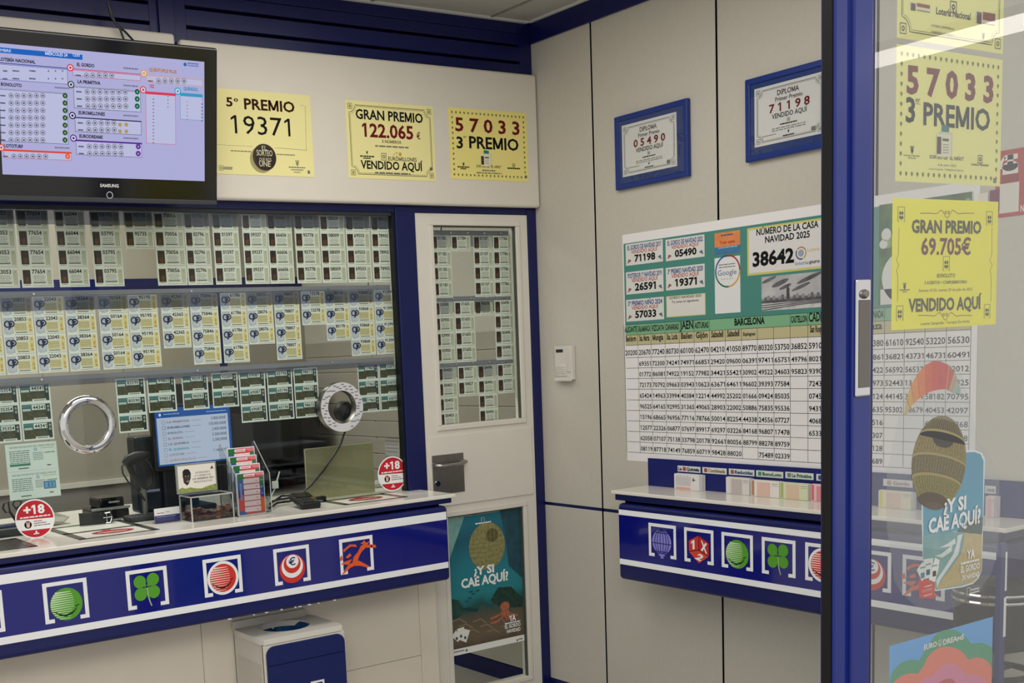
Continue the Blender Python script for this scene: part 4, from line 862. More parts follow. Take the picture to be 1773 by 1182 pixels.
TAB = ["20200 20670 77240 80730 60100 62470 04210 41050 89770 80320 53750 36852 59104 30582 17720 42380 61610 92540 53220 56530",
"- 69351 72300 74241 74971 66851 29420 09600 06391 97411 65751 49796 80215 31650 27981 15861 36821 43731 46731 60491",
"- 01772 86081 74922 19152 77982 34421 55421 30902 49522 34603 95823 93903 41232 58123 81422 56592 56537 69032 82012",
"- 72173 70792 09663 03943 10623 63671 64611 96602 39393 77584 - 72436 53340 60934 91973 52443 13683 74123 88425",
"- 65424 14963 33994 40384 12214 44992 25202 01666 09424 85035 - 07452 64505 71345 08124 44145 36804 58182 70795",
"- 96525 64165 92995 31365 49065 28903 22002 50886 75835 95536 - 94316 75136 80256 20635 95302 28679 40453 42097",
"- 15196 68665 96956 77116 78766 50014 82254 44338 24556 07727 - 40687 - - 33516 - - 67921 51368",
"- 12077 22326 06877 07697 89917 69297 03226 84168 96807 17478 - 65338 - - 47307 - - - 90328",
"- 62058 07107 75138 33798 20178 92661 80056 88799 88278 89759 - - - - 50128 - - - -",
"- 08119 87718 74149 76859 60719 98428 88020 - 75489 02339 - - - - 62689 - - - -"]
for i, line in enumerate(TAB):
    for j, s_ in enumerate(line.split()):
        if s_ != '-' and j < len(cols) - 1:
            w_ = cols[j + 1] - cols[j]; h_ = rowsv[i + 2] - rowsv[i + 3]; d.text(s_, cols[j] + .06 * w_, cols[j + 1] - .05 * w_, rowsv[i + 3] + .2 * h_, .40 * h_, INK, 3, B1)
HD = ['ALICANTE', 'SALAMANCA', 'VIZCAYA', 'CANARIAS', 'JAEN', 'ASTURIAS', None, None, None, None, None, 'CASTELLON', 'CADIZ', 'GIRONA', 'MADRID', 'GRANADA']
SB = ['Benidorm', 'Sta. Marta', 'Mungia', 'Sta. Lucía', 'Bailen', 'Gijón', 'Sabadell', 'Sabadell', 'Esplugues', None, None, None, 'San Roque', None, None, 'Baza']
for j, (a_, b_) in enumerate(zip(HD, SB)):
    w_ = cols[j + 1] - cols[j]
    big = .52 if j in (4, 12) else .34
    if a_: d.text(a_, cols[j] + .05 * w_, cols[j + 1] - .05 * w_, rowsv[1] + .012, (.030 if big > .4 else .022), INK, 3, B2)
    if b_: d.text(b_, cols[j] + .12 * w_, cols[j + 1] - .12 * w_, rowsv[2] + .016, .022 if j != 8 else .012, INK, 3, B2)
d.crop(1070, 370, 4.925); d.T('BARCELONA', 995, 952, 1252, 935, 55, INK, B3, 3)
d.crop(1070, 370, 4.925)
CAN = [('EL GORDO DE NAVIDAD 2017', '71198', 65, 262, 385, 445, 0), ('EL GORDO DE NAVIDAD 2022', '05490', 406, 222, 740, 405, 0), ('POSTERIOR 1º NAVIDAD 2019', '26591', 68, 500, 390, 690, 0), ('3º PREMIO NAVIDAD 2020', '19371', 408, 462, 742, 655, 0), ('3º PREMIO NIÑO 2024', '57033', 70, 735, 394, 920, 0)]
for s_, n_, x0, y0, x1, y1, _ in CAN:
    a_ = d.px(x0, y0 - 6); b_ = d.px(x1, y1 - 42); w_ = b_[0] - a_[0]; h_ = d.px(x0, y0)[1] - d.px(x0, y1)[1]; u0, v1 = a_[0], d.px(x0, y0)[1]
    d.rect(u0, v1 - h_, u0 + w_, v1, P('#dcdcd8', 0.6), 2)
    d.text(s_, u0 + .05 * w_, u0 + .96 * w_, v1 - .28 * h_, .20 * h_, P('#1c3c8c'), 3, B2); d.text('VENDIDO AQUÍ', u0 + .15 * w_, u0 + .85 * w_, v1 - .47 * h_, .16 * h_, P('#b01c24'), 3, B1); d.text(n_, u0 + .24 * w_, u0 + .80 * w_, v1 - .85 * h_, .30 * h_, INK, 3, B3)
    d.poly([(u0 + .04 * w_, v1 - .92 * h_), (u0 + .16 * w_, v1 - .78 * h_), (u0 + .08 * w_, v1 - .70 * h_)], P('#9a5a58'), 3); d.poly([(u0 + .97 * w_, v1 - .90 * h_), (u0 + .86 * w_, v1 - .76 * h_), (u0 + .94 * w_, v1 - .68 * h_)], P('#5c6c7c'), 3)
    for k in range(7): q = k * 2.4; d.ell(u0 + (.08 + .13 * k) * w_, v1 - (.15 + .75 * ((k * 37) % 10) / 10) * h_, .0018, .0018, P('#a8a89c'), 3, 6)
a_ = d.px(412, 705); b_ = d.px(748, 860); d.rect(a_[0], b_[1], b_[0], a_[1], P('#d8d49c'), 2); d.rect(a_[0] + .004, b_[1] + .004, b_[0] - .004, a_[1] - .004, P('#dedcd6'), 3)
d.T('GORDO NAVIDAD 2025', 440, 730, 712, 705, 20, INK, B1, 4); d.T('Tú eres el siguiente', 460, 760, 690, 745, 18, INK, B1, 4)
a_ = d.px(824, 168); b_ = d.px(1044, 325); d.rect(a_[0], b_[1], b_[0], a_[1], RAMP('printed_sunset', [(0, '#3c6ca0'), (.3, '#5c86a4'), (.55, '#e0804c'), (1, '#e0a070')], 2, 3, .2), 2)
w_ = b_[0] - a_[0]; h_ = a_[1] - b_[1]; d.rect(a_[0], b_[1], b_[0], b_[1] + .34 * h_, P('#4478a4', noise=.1, nscale=30), 3); d.rect(a_[0], b_[1] + .34 * h_, b_[0], a_[1], P('#e08a54', noise=.12, nscale=30), 3)
d.T('Todo suma', 868, 258, 1000, 245, 26, P('#b83428'), B2, 4); d.GK(880, 192, 985, 178, 12, P('#3c5c90'), 4); d.GK(860, 295, 1020, 282, 10, P('#9cbcd0'), 4)
a_ = d.px(824, 380); b_ = d.px(1046, 838); d.rect(a_[0], b_[1], b_[0], a_[1], P('#e2e4e6'), 2)
u, v = d.px(936, 488); rr = d.ruv(936, 488, 108)[0]
for a0, a1, h in ((0, 95, '#b02c30'), (95, 190, '#2c509c'), (190, 275, '#2c6c4c'), (275, 360, '#dca040')): d.ring(u, v, rr * .9, rr, P(h), 3, 18, math.radians(a0), math.radians(a1))
d.T('Google', 852, 530, 1012, 512, 45, P('#4c5c84'), 0, 3); d.GK(862, 440, 1000, 428, 8, GREY, 3); d.GK(862, 462, 1000, 450, 8, GREY, 3)
for k in range(5): d.CI(888 + k * 22, 558 - k * 2, 7, P('#b8b4a0'), 3, 5)
a_ = d.px(1102, 125); b2_ = d.px(1102, 530); d.rect(a_[0], b2_[1], cols[15], a_[1], P('#cfc878'), 2); d.rect(a_[0] + .008, b2_[1] + .008, cols[15] - .008, a_[1] - .008, P('#dedcdc'), 3)
d.T('NÚMERO DE LA CASA', 1182, 190, 1712, 108, 52, INK, B2, 4); d.T('NAVIDAD 2025', 1256, 250, 1638, 195, 52, INK, B2, 4)
d.T('38642', 1150, 448, 1503, 410, 112, INK, B3, 4); u, v = d.px(1562, 335); rr = d.ruv(1562, 335, 46)[0]
for a0, a1, h in ((20, 140, '#b8843c'), (150, 290, '#2c4c70'), (300, 375, '#c89a3c')): d.ring(u, v, rr * .8, rr, P(h), 4, 12, math.radians(a0), math.radians(a1))
d.ell(u, v, rr * .55, rr * .55, P('#9aa4b4'), 4, 18); d.T('Loteria', 1618, 322, 1720, 312, 30, P('#d0b048'), 0, 4); d.T('loterias', 1512, 440, 1640, 425, 30, P('#6c8cb0'), B1, 4); d.T('puro', 1640, 425, 1722, 412, 30, INK, B2, 4)
# black and white city picture and the green picture beside it
a_ = d.px(1225, 540); b_ = d.px(1225, 830); va, vb_ = b_[1], a_[1]; ua = a_[0]; ub = cols[13]
d.rect(ua, va, ub, vb_, P('#b4b4b6', noise=.25, nscale=9), 2); w_, h_ = ub - ua, vb_ - va
d.rect(ua, va, ub, va + .25 * h_, P('#c4c4c4', noise=.3, nscale=25), 3); d.rect(ua, va + .22 * h_, ub, va + .34 * h_, P('#55555a', noise=.5, nscale=45), 4)
for k in range(22): x = ua + w_ * k / 22; d.rect(x, va + .3 * h_, x + w_ * .04, va + (.36 + .08 * ((k * 7) % 5) / 4) * h_, P('#6c6c70' if k % 2 else '#909092'), 5)
d.rect(ua + .40 * w_, va + .3 * h_, ua + .445 * w_, va + .62 * h_, P('#4c4c50'), 6); d.rect(ua + .412 * w_, va + .62 * h_, ua + .432 * w_, va + .72 * h_, P('#4c4c50'), 6)
for cx_, cy_, sx_, sy_ in ((.3, .78, .14, .07), (.38, .66, .1, .05), (.75, .85, .2, .06), (.62, .62, .15, .05), (.12, .9, .12, .05)): d.ell(ua + cx_ * w_, va + cy_ * h_, sx_ * w_, sy_ * h_, P('#66666a', noise=.4, nscale=30), 3, 20, rot=.3)
for k in range(3): d.line([(ua + .0 * w_, va + (.02 + .07 * k) * h_), (ua + .6 * w_, va + (.12 + .04 * k) * h_), (ub, va + (.14 + .03 * k) * h_)], .003, P('#55555a'), 5)
d.crop(1400, 330, 3.0295); ua = d.px(370, 300)[0]; d.crop(1500, 300, 6.494); ug = d.px(1195, 180)[0]; d.crop(0, 0, 1)
vtop = vh + .004; d.rect(ua, vt0 + .01, ug, vtop, P('#4c7444', noise=.5, nscale=14), 4)
for k in range(16): r_ = random.Random(k); d.ell(ua + (ug - ua) * r_.random(), vt0 + .02 + (vtop - vt0 - .05) * r_.random(), .028 * r_.uniform(.5, 1), .028, P(('#3c6438', '#2c6a4c', '#86a86c', '#5c8a50')[k % 4], noise=.3, nscale=30), 5, 14)
d.rect(ug, vt0 + .01, uR, vtop, P('#d8d4dc'), 4); d.rect(ug + .055, vtop - .07, ug + .085, vtop - .005, P('#6c1c48'), 5); d.rect(ug + .02, vtop - .05, ug + .05, vtop - .01, P('#e0dccc'), 5)
u, v = d.px(1544, 470); d.ell(u + .05, v - .02, .085, .085, P('#e0e2de'), 6, 30); d.ell(u - .02, v + .12, .018, .02, P('#dcdedc'), 6, 12); d.ell(u - .03, v + .09, .015, .015, P('#dcdedc'), 6, 12); d.rect(u - .04, vt0 + .01, ug, vt0 + .06, P('#dcdcd8'), 6)
tag(d.mb.build('number_poster'), 'wide white and teal poster with a table of ticket numbers on the pale wall', 'poster')
# red extinguisher sign
d = DX(XB - .0012); d.crop(1640, 230, 3.58)
ua, va = d.px(318, 115); ub = d.px(520, 90)[0]; vb_ = d.px(330, 525)[1]; ua = d.px(300, 300)[0]
d.sheet(ua, vb_, ub, va, P('#b02c2c', 0.5)); d.rect(d.px(325, 400)[0], d.px(330, 500)[1], d.px(445, 400)[0], d.px(330, 318)[1], P('#d8d4cc'), 1)
WS = P('#e4e0d8'); d.R(345, 200, 440, 262, WS, 2); d.EL(392, 205, 48, 30, WS, 2); d.R(375, 135, 410, 190, WS, 2); d.R(355, 140, 438, 158, WS, 2); d.LN([(360, 150), (338, 180), (332, 225)], .008, WS, 2); d.R(340, 262, 442, 300, P('#8c1c20'), 3)
d.T('N', 455, 488, 478, 486, 40, WS, B2, 3)
tag(d.mb.build('extinguisher_sign'), 'red sign with a white fire extinguisher symbol at the right edge', 'sign')

# ------------------------------------------------------------------ emblems
OG = P('#e8602c', 0.4); RED = P('#d23a30', 0.4); GRN = P('#58a030', 0.4); EW = P('#f2f4f6', 0.35); ENV = P('#10186a', 0.2, 0.5)
def stripes(d, u, v, r, mat, n, a=.8, l=4, tilt=0.05):
    for k in range(n):
        y = -.86 + 1.6 * k / (n - 1); hw = math.sqrt(max(0, 1 - y * y)) * .97; x1 = hw * (a if k > n * .35 else a * .75)
        t = .028 + .03 * k / n; d.poly([(u - hw * r, v + (y - t) * r), (u + x1 * r, v + (y - t * .35) * r), (u + x1 * r, v + (y + t * .35) * r), (u - hw * r, v + (y + t) * r)], mat, l)
def smile(d, u, v, r, mat, l=6):
    o = [(u - .72 * r, v - .42 * r), (u - .45 * r, v - .66 * r), (u - .1 * r, v - .76 * r), (u + .3 * r, v - .66 * r), (u + .58 * r, v - .42 * r), (u + .66 * r, v - .14 * r), (u + .52 * r, v - .40 * r), (u + .25 * r, v - .55 * r), (u - .1 * r, v - .64 * r), (u - .42 * r, v - .56 * r)]
    d.poly(o, mat, l); d.line([(u + .5 * r, v - .2 * r), (u + .78 * r, v - .12 * r)], .05 * r, mat, l); d.line([(u - .84 * r, v - .36 * r), (u - .6 * r, v - .46 * r)], .05 * r, mat, l)
def emblem(d, kind, u0, v0, w, h, parent, label):
    d.mb = MB(); t = w * .088; f = lambda a, b: (u0 + a * w, v0 + b * h)
    d.rect(u0, v0 + h - t, u0 + w, v0 + h, EW, 2); d.rect(u0, v0, u0 + t, v0 + h - t, EW, 2); d.rect(u0 + w - t, v0, u0 + w, v0 + h - t, EW, 2); d.rect(u0 + t, v0, u0 + w * .21, v0 + t, EW, 2); d.rect(u0 + w * .79, v0, u0 + w - t, v0 + t, EW, 2)
    c = f(.5, .42)
    if kind == 'green_ball':
        r = w * .365; d.ell(*c, r, r, GRN, 3, 36); stripes(d, *c, r, P('#cfe8c0', 0.4), 13, .5); smile(d, *c, r, P('#123016'))
    elif kind == 'red_ball':
        c = f(.5, .45); r = w * .34; d.ell(*c, r * 1.2, r * 1.2, EW, 3, 36); d.ell(*c, r, r, RED, 4, 36); stripes(d, *c, r, P('#f6dcd2', 0.4), 11, .55, 5); smile(d, *c, r, P('#400c0c'), 7)
    elif kind == 'clover':
        for a, b in ((.325, .68), (.645, .70), (.325, .36), (.645, .38)):
            cx, cy = f(a, b); d.ell(cx, cy, w * .15, w * .15, GRN, 4, 26)
            mx, my = f(.485, .53); d.poly([(mx, my), (cx + (mx - cx) * .15 - (cy - my) * .55, cy + (my - cy) * .15 + (cx - mx) * .55), (cx + (mx - cx) * .15 + (cy - my) * .55, cy + (my - cy) * .15 - (cx - mx) * .55)], GRN, 3)
        d.line([f(.485, .53), f(.50, .3), f(.54, .12), f(.57, .03)], w * .03, P('#9cc090', 0.4), 5); d.ell(*f(.485, .53), w * .03, w * .02, ENV, 5, 12)
    elif kind == 'euro':
        r = w * .36; c = f(.5, .40); d.ell(*c, r, r, RED, 3, 40); d.ell(c[0], c[1] + r * .17, r * .83, r * .80, EW, 4, 36); d.ell(c[0], c[1] + r * .33, r * .66, r * .64, RED, 5, 36); d.ell(c[0] + r * .03, c[1] + r * .5, r * .48, r * .46, EW, 6, 32)
        d.text('€', c[0] - r * .27, c[0] + r * .27, c[1] + r * .25, r * .5, ENV, 8, B1)
    elif kind == 'horse':
        hl = [3]
        def g(*p): hl[0] += 1; d.poly([f(a, b) for a, b in p], OG, hl[0])
        g((.10, .02), (.02, .0), (.24, .26), (.36, .30), (.40, .45), (.60, .63), (.78, .76), (.74, .66), (.60, .50), (.52, .34), (.64, .27), (.90, .09), (.78, .10), (.60, .17), (.42, .20), (.28, .16))
        g((.24, .26), (.0, .30), (.14, .36), (.36, .40)); g((.52, .56), (.64, .74), (.80, .80), (.84, .72), (.70, .60)); g((.74, .72), (.92, .74), (1.08, .70), (1.10, .62), (.92, .64), (.80, .66)); g((.10, .70), (.30, .82), (.48, .80), (.52, .72), (.34, .76), (.22, .70), (.12, .62)); g((.16, .48), (.30, .58), (.34, .50), (.22, .44)); g((-.02, .48), (.06, .56), (.08, .42), (.0, .40)); g((.62, .80), (.74, .88), (.80, .80), (.90, .84), (.84, .74))
        d.ell(*f(.95, .68), w * .03, w * .03, ENV, 11, 10)
    elif kind == 'balloon':
        PU = P('#8b86d8', 0.4); cx, cy = f(.48, .46); rx, ry = w * .35, h * .37; d.ell(cx, cy, rx, ry, PU, 3, 40)
        for k in (-.72, -.46, -.16, .16, .46, .72): d.line([(cx + rx * k * math.sqrt(max(0, 1 - (j / 8) ** 2)), cy + ry * j / 8) for j in range(-8, 9)], w * .022, ENV, 4)
        for y in (-.12, .74, -.78): hw = rx * math.sqrt(1 - y * y); d.rect(cx - hw, cy + ry * y - h * .012, cx + hw, cy + ry * y + h * .012, ENV, 5)
        d.rect(cx - w * .11, cy - ry - h * .045, cx + w * .11, cy - ry * .96, PU, 5); d.rect(cx - w * .05, cy - ry - h * .12, cx + w * .06, cy - ry - h * .045, PU, 5)
    elif kind == 'dice':
        A = (.18, .70); B_ = (.5, .86); C_ = (.84, .66); D_ = (.84, .20); E_ = (.52, .01); F_ = (.18, .20); O_ = (.52, .50)
        A, B_, C_, D_, E_, F_ = (.16, .62), (.5, .80), (.84, .62), (.84, .24), (.5, .0), (.16, .30); O_ = (.5, .38)
        d.poly([f(*p) for p in (A, B_, O_, F_)], RED, 3); d.poly([f(*p) for p in (B_, C_, D_, O_)], P('#c03028', 0.4), 3); d.poly([f(*p) for p in (F_, O_, D_, E_)], P('#d8483c', 0.4), 3)
        for p, q in ((B_, O_), (F_, O_), (D_, O_)): d.line([f(*p), f(*q)], w * .02, P('#3a0c0c'), 4)
        def glyphq(ch, o, ux, vx):
            V, Fc = text_shape(ch, B3); d.mb.add([d.p3(*f(o[0] + a * ux[0] + b * vx[0], o[1] + a * ux[1] + b * vx[1]), 5) for a, b in V], Fc, EW)
        glyphq('1', (.24, .37), (.12, .04), (0, .24)); glyphq('X', (.57, .40), (.22, -.09), (0, .27)); glyphq('2', (.36, .13), (.20, -.06), (.14, .15))
    o = d.mb.build('emblem', parent); o['label'] = label; return o

# ------------------------------------------------------------------ service counter
SCN = thing('service_counter', 'long blue fronted service counter with a white worktop under the glass', 'counter', (1.4, YC + .15, .695))
m = MB(); m.box(-.9, 2.866, YC, 4.90, ZT - .015, ZT, SOLID, .003, 2); m.build('worktop', SCN)['label'] = 'glossy white worktop'
m = MB(); m.box(-.9, 2.850, YC + .008, 4.17, 1.012, ZT - .015, NAVY, .003); m.box(-.9, 2.80, YC + .03, 4.16, .99, 1.014, SLOT); m.build('edge_band', SCN)
m = MB(); m.box(-.9, 2.824, YC - .001, 4.168, .695, 1.004, P('#0d1658', 0.28, 0.5, noise=.04, nscale=15), .018, 5); m.build('apron', SCN)
m = MB(); m.box(-.9, 2.812, YC - .0042, YC + .002, .748, .982, NAVYG); m.build('glossy_panel', SCN)
for z0, z1 in ((.949, .981), (.749, .7735)):
    m = MB(); m.box(-.9, 2.809, YC - .006, YC - .0035, z0, z1, LITE); m.build('light_strip', SCN)['label'] = 'white strip along the blue front'
d = DY(YC - .0044)
d.crop(380, 840, 3.457)
EMA = [('horse', 713, 325, 910, 295, 924, 500, 728, 537, 'orange horse emblem'), ('euro', 320, 385, 537, 352, 550, 568, 335, 605, 'red and white euro emblem')]
def box_of(d, q):
    p = [d.px(*q[i:i + 2]) for i in (0, 2, 4, 6)]; return ((p[0][0] + p[3][0]) / 2, (p[2][1] + p[3][1]) / 2, (p[1][0] + p[2][0] - p[0][0] - p[3][0]) / 2, (p[0][1] + p[1][1] - p[2][1] - p[3][1]) / 2)
bx = [box_of(d, e[1:9]) for e in EMA]; ew = sum(b[2] for b in bx) / 2; eh = sum(b[3] for b in bx) / 2; ev = sum(b[1] for b in bx) / 2
u5, u4 = bx[0][0], bx[1][0]
d.crop(0, 880, 3.915); u1 = box_of(d, (285, 515, 598, 470, 620, 745, 310, 798))[0]; u2 = box_of(d, (848, 435, 1135, 392, 1155, 655, 872, 697))[0]; u3 = (d.px(1370, 358)[0] + d.px(1392, 610)[0]) / 2; u0_ = (d.px(10, 565)[0] + d.px(40, 845)[0]) / 2 - ew
for k_, u_, l_ in (('dice', u0_, 'red dice emblem cut off at the left edge'), ('green_ball', u1, 'smiling green ball emblem'), ('clover', u2, 'green clover emblem'), ('red_ball', u3, 'smiling red ball emblem'), ('euro', u4, 'red and white euro emblem'), ('horse', u5, 'orange horse emblem')): emblem(d, k_, u_, ev, ew, eh, SCN, l_)
# chips along the lower edge
m = MB()
for x, y in ((398, 1072), (440, 1062), (462, 1058), (488, 1052), (512, 1048), (520, 1050), (536, 1044), (552, 1042), (580, 1038)):
    p = onY(x, y, YC - .002); r_ = random.Random(x); w_ = r_.uniform(.003, .007); m.box(p.x - w_, p.x + w_, YC - .0016, YC + .004, .6955, .6985 + r_.uniform(0, .002), P('#d6d6da', 0.6))
m.build('chipped_edge', SCN)

# wall counter on the right
WCN = thing('wall_counter', 'blue fronted wall counter with a white top under the number poster', 'counter', (XF + .1, 2.7, .677))
zt = 1.037; yl0, yr0 = 3.55, 1.915
m = MB(); m.box(XF, XB - .002, yr0, yl0, zt - .014, zt, SOLID, .003); m.build('worktop', WCN)['label'] = 'glossy white worktop'
m = MB(); m.box(XF + .008, XB - .002, yr0 + .01, yl0 - .015, .998, zt - .014, NAVY, .003); m.box(XF + .03, XB - .01, yr0 + .03, yl0 - .05, .985, 1.0, SLOT); m.build('edge_band', WCN)
m = MB(); m.box(XF, XB - .002, yr0 + .006, 3.517, .677, .988, P('#0d1658', 0.28, 0.5, noise=.04, nscale=15), .018, 5); m.build('apron', WCN)
m = MB(); m.box(XF - .0042, XF + .002, yr0 + .012, 3.503, .742, .964, NAVYG); m.build('glossy_panel', WCN)
for z0, z1 in ((.943, .964), (.742, .764)):
    m = MB(); m.box(XF - .006, XF - .0035, yr0 + .014, 3.501, z0, z1, LITE); m.build('light_strip', WCN)['label'] = 'white strip along the blue front'
d = DX(XF - .0044); d.crop(1050, 790, 4.379)
bs = [box_of(d, q) for q in ((318, 500, 530, 525, 533, 782, 325, 752), (588, 537, 810, 562, 815, 828, 594, 790), (872, 572, 1108, 600, 1110, 873, 876, 838), (1178, 608, 1433, 637, 1437, 922, 1180, 886))]
ew = sum(b[2] for b in bs) / 4; eh = sum(b[3] for b in bs) / 4; ev = sum(b[1] for b in bs) / 4; st = (bs[3][0] - bs[0][0]) / 3
for k, (k_, l_) in enumerate((('balloon', 'violet balloon emblem'), ('dice', 'red 1X2 dice emblem'), ('green_ball', 'smiling green ball emblem'), ('clover', 'green clover emblem'), ('red_ball', 'smiling red ball emblem'), ('euro', 'red and white euro emblem'), ('horse', 'orange horse emblem'))):
    emblem(d, k_, bs[0][0] + st * k if k > 3 else bs[k][0], ev, ew, eh, WCN, l_)
# slip rack: blue back board with name strips
m = MB(); yb0 = onX(1125, 820, XB).y; m.box(XB - .0006, XB - .009, yr0 + .03, yb0, zt, 1.150, P('#111c66', 0.35, 0.4))
RK = thing('slip_rack', 'blue back board with name strips above the wall counter', 'rack', (XB - .004, 2.7, zt))
m.v = [Vector((min(v.x, XB - .0018) if False else v.x, v.y, v.z)) for v in m.v]; m.build('back_board', RK)
d = DX(XB - .0096)
TAGS = [('La  Quiniela', 90, 72, 360, 148, '#1c1c1e', '#b04038', 1), ('Combinada', 383, 90, 670, 168, '#8c7c3c', '#a05030', 0), ('Reducidas', 695, 107, 997, 187, '#2c4c80', '#a0604c', 0), ('BonoLoto', 1017, 128, 1337, 212, '#2c6c3c', '#4c9060', 0), ('La Primitiva', 1362, 145, 1695, 235, '#2c6c40', '#6c8c70', 0), ('Euromillones', 1728, 172, 2060, 262, '#1c1c1e', '#3c4c80', 0)]
for s_, x0, y0, x1, y1, c_, c2, mid in TAGS:
    d.mb = MB(); d.crop(1160, 795, 6.819); a = d.px(x0, y0); b = d.px(x0, y1 - 18); e = d.px(x1, y1)[0]; v1 = a[1]; h_ = .0235
    d.sheet(a[0], v1 - h_, e, v1, P('#d8dcda', 0.5)); w_ = e - a[0]; r_ = h_ * .32; uc = a[0] + (w_ * .3 if mid else w_ * .14)
    d.rect(uc - r_, v1 - h_ / 2 - r_, uc + r_, v1 - h_ / 2 + r_, P(c2), 2)
    if mid: d.text('La', a[0] + w_ * .04, a[0] + w_ * .19, v1 - h_ * .75, h_ * .5, P(c_), 3, B3); d.text('Quiniela', a[0] + w_ * .40, a[0] + w_ * .95, v1 - h_ * .75, h_ * .5, P(c_), 3, B3)
    else: d.text(s_, a[0] + w_ * .24, a[0] + w_ * .94, v1 - h_ * .75, h_ * .5, P(c_), 3, B3)
    o = d.mb.build('name_strip', RK); o['label'] = f'white name strip reading {s_.replace("  ", " ")}'
for s_, x0, y0, x1, y1, c_ in (('El Gordo', 190, 185, 520, 250, '#a86060'), ('Loterías', 1335, 262, 1455, 322, '#4c6c50')):
    d.mb = MB(); d.crop(1500, 800, 6.494); a = d.px(x0, y0); e = d.px(x1, y1)[0]; d.sheet(a[0], a[1] - .0235, e, a[1], P('#d8d4d4', 0.5)); w_ = e - a[0]; d.text(s_, a[0] + .15 * w_, a[0] + .9 * w_, a[1] - .018, .012, P(c_), 3, B2)
    d.mb.build('name_strip', RK)['label'] = 'white name strip'
def slips(crop, x0, y0, x1, y1, label, face, base, th=.022, lean=.006):
    dd = DX(XB - .012 - th); dd.crop(*crop); a = dd.px(x0, y0); b = dd.px(x1, y1); u0, u1 = a[0], b[0]; v1 = a[1]
    t = thing('betting_slip_stack', label, 'betting slips', (XB - .02, -(u0 + u1) / 2, zt), 'betting slip stacks')
    m = MB(); n = 6
    for k in range(n):
        x = XB - .011 - th * k / n; o = lean * (k % 3 - 1) * .3; m.box(x - th / n * .92, x, -(u1) + o, -(u0) + o, zt + .0006, v1 - .001 * (n - k) % .004, P(base, 0.7))
    m.build('slips', t)
    dd = DX(XB - .011 - th - .0002); w_, h_ = u1 - u0, v1 - zt
    face(dd, u0, zt + .001, w_, h_); dd.mb.build('printed_front', t)
def fc_text(col):
    def f(d, u, v, w, h):
        d.rect(u + .01 * w, v, u + .99 * w, v + .99 * h, P('#dedcdc', 0.7), 1)
        for k in range(14): d.rect(u + (.06 + k * .043) * w, v + .25 * h, u + (.085 + k * .043) * w, v + (.80 + .06 * (k % 3)) * h, P('#b8b6b8'), 2)
        d.rect(u + .06 * w, v + .03 * h, u + .64 * w, v + .16 * h, P('#dca898'), 2); d.rect(u + .74 * w, v + .55 * h, u + .77 * w, v + .78 * h, INK, 2); d.rect(u + .70 * w, v + .63 * h, u + .84 * w, v + .67 * h, INK, 2)
    return f
def fc_grid(paper, ink, edge, rows=7, colsn=5):
    def f(d, u, v, w, h):
        d.rect(u + .01 * w, v, u + .99 * w, v + .99 * h, P(paper, 0.7), 1); d.rect(u + .02 * w, v + .05 * h, u + .12 * w, v + .95 * h, P(edge, 0.7), 2)
        d.rect(u + .22 * w, v + .02 * h, u + .68 * w, v + .88 * h, P(ink, 0.7), 2)
        for k in range(rows): d.rect(u + .22 * w, v + (.05 + .83 * k / rows) * h, u + .68 * w, v + (.06 + .83 * k / rows) * h, P(paper), 3)
        for k in range(colsn): d.rect(u + (.22 + .46 * k / colsn) * w, v + .02 * h, u + (.226 + .46 * k / colsn) * w, v + .88 * h, P(paper), 3)
        d.greek(u + .74 * w, u + .95 * w, v + .8 * h, .03 * h, GREY, 2, 1); d.greek(u + .74 * w, u + .95 * w, v + .7 * h, .02 * h, GREY, 2, 2)
    return f
L1 = (1160, 795, 6.819); L2 = (1500, 800, 6.494)
slips(L1, 50, 165, 350, 345, 'stack of grey printed slips under the first name strip', fc_text(0), '#dcdadb', .03)
slips(L1, 662, 205, 940, 400, 'stack of grey gridded slips third from the left on the rack', fc_grid('#dad5d3', '#bdb4b2', '#e2dede', 9, 3), '#d9d6d4')
slips(L1, 955, 240, 1290, 425, 'stack of pale red gridded slips beside the green edged stack', fc_grid('#e4e0da', '#dfb8a8', '#b8866c'), '#dedbd6', .028)
slips(L1, 1300, 268, 1630, 455, 'stack of green edged betting slips on the rack', fc_grid('#d5dabb', '#ddc0a8', '#a8bc74'), '#d5d8c4', .024)
slips(L1, 1665, 290, 1960, 470, 'stack of pink slips on the rack half hidden by the blue door stile', fc_grid('#e6c4c6', '#dc8890', '#d86a78'), '#e2c6c8', .02)
slips(L2, 140, 312, 505, 505, 'stack of yellow edged slips seen through the glass door', fc_grid('#dcd6c0', '#dcbfae', '#d2cc78'), '#d8d6cc', .024)
slips(L2, 1345, 380, 1435, 575, 'narrow stack of pink slips at the right end of the rack', fc_grid('#dcc4c8', '#d4aab0', '#d0b4b8'), '#d8ccd0', .03)

# ------------------------------------------------------------------ litter bin
zb = .604; bx0, bx1, by0, by1 = 1.925, 2.298, 3.895, 4.168
q = [onZ(*p, zb) for p in ((393, 1087), (460, 1109), (591, 1080), (530, 1060))]
by0 = (q[1].y + q[2].y) / 2; bx0 = (q[0].x + q[1].x) / 2; bx1 = (q[2].x + q[3].x) / 2
t = thing('litter_bin', 'square white litter bin with a blue front under the service counter', 'bin', ((bx0 + bx1) / 2, (by0 + by1) / 2, 0))
BW = P('#d5d1c6', 0.4, 0.3, noise=.02, nscale=8)
m = MB()
for a_ in ((bx0 + .006, bx0 + .014, by0 + .012, by1), (bx1 - .014, bx1 - .006, by0 + .012, by1), (bx0 + .006, bx1 - .006, by1 - .008, by1), (bx0 + .006, bx1 - .006, by0 + .012, by0 + .02)): m.box(*a_, .02, zb - .022, BW, .002)
m.box(bx0 + .02, bx1 - .02, by0 + .03, by1 - .01, 0, .03, BLACK)
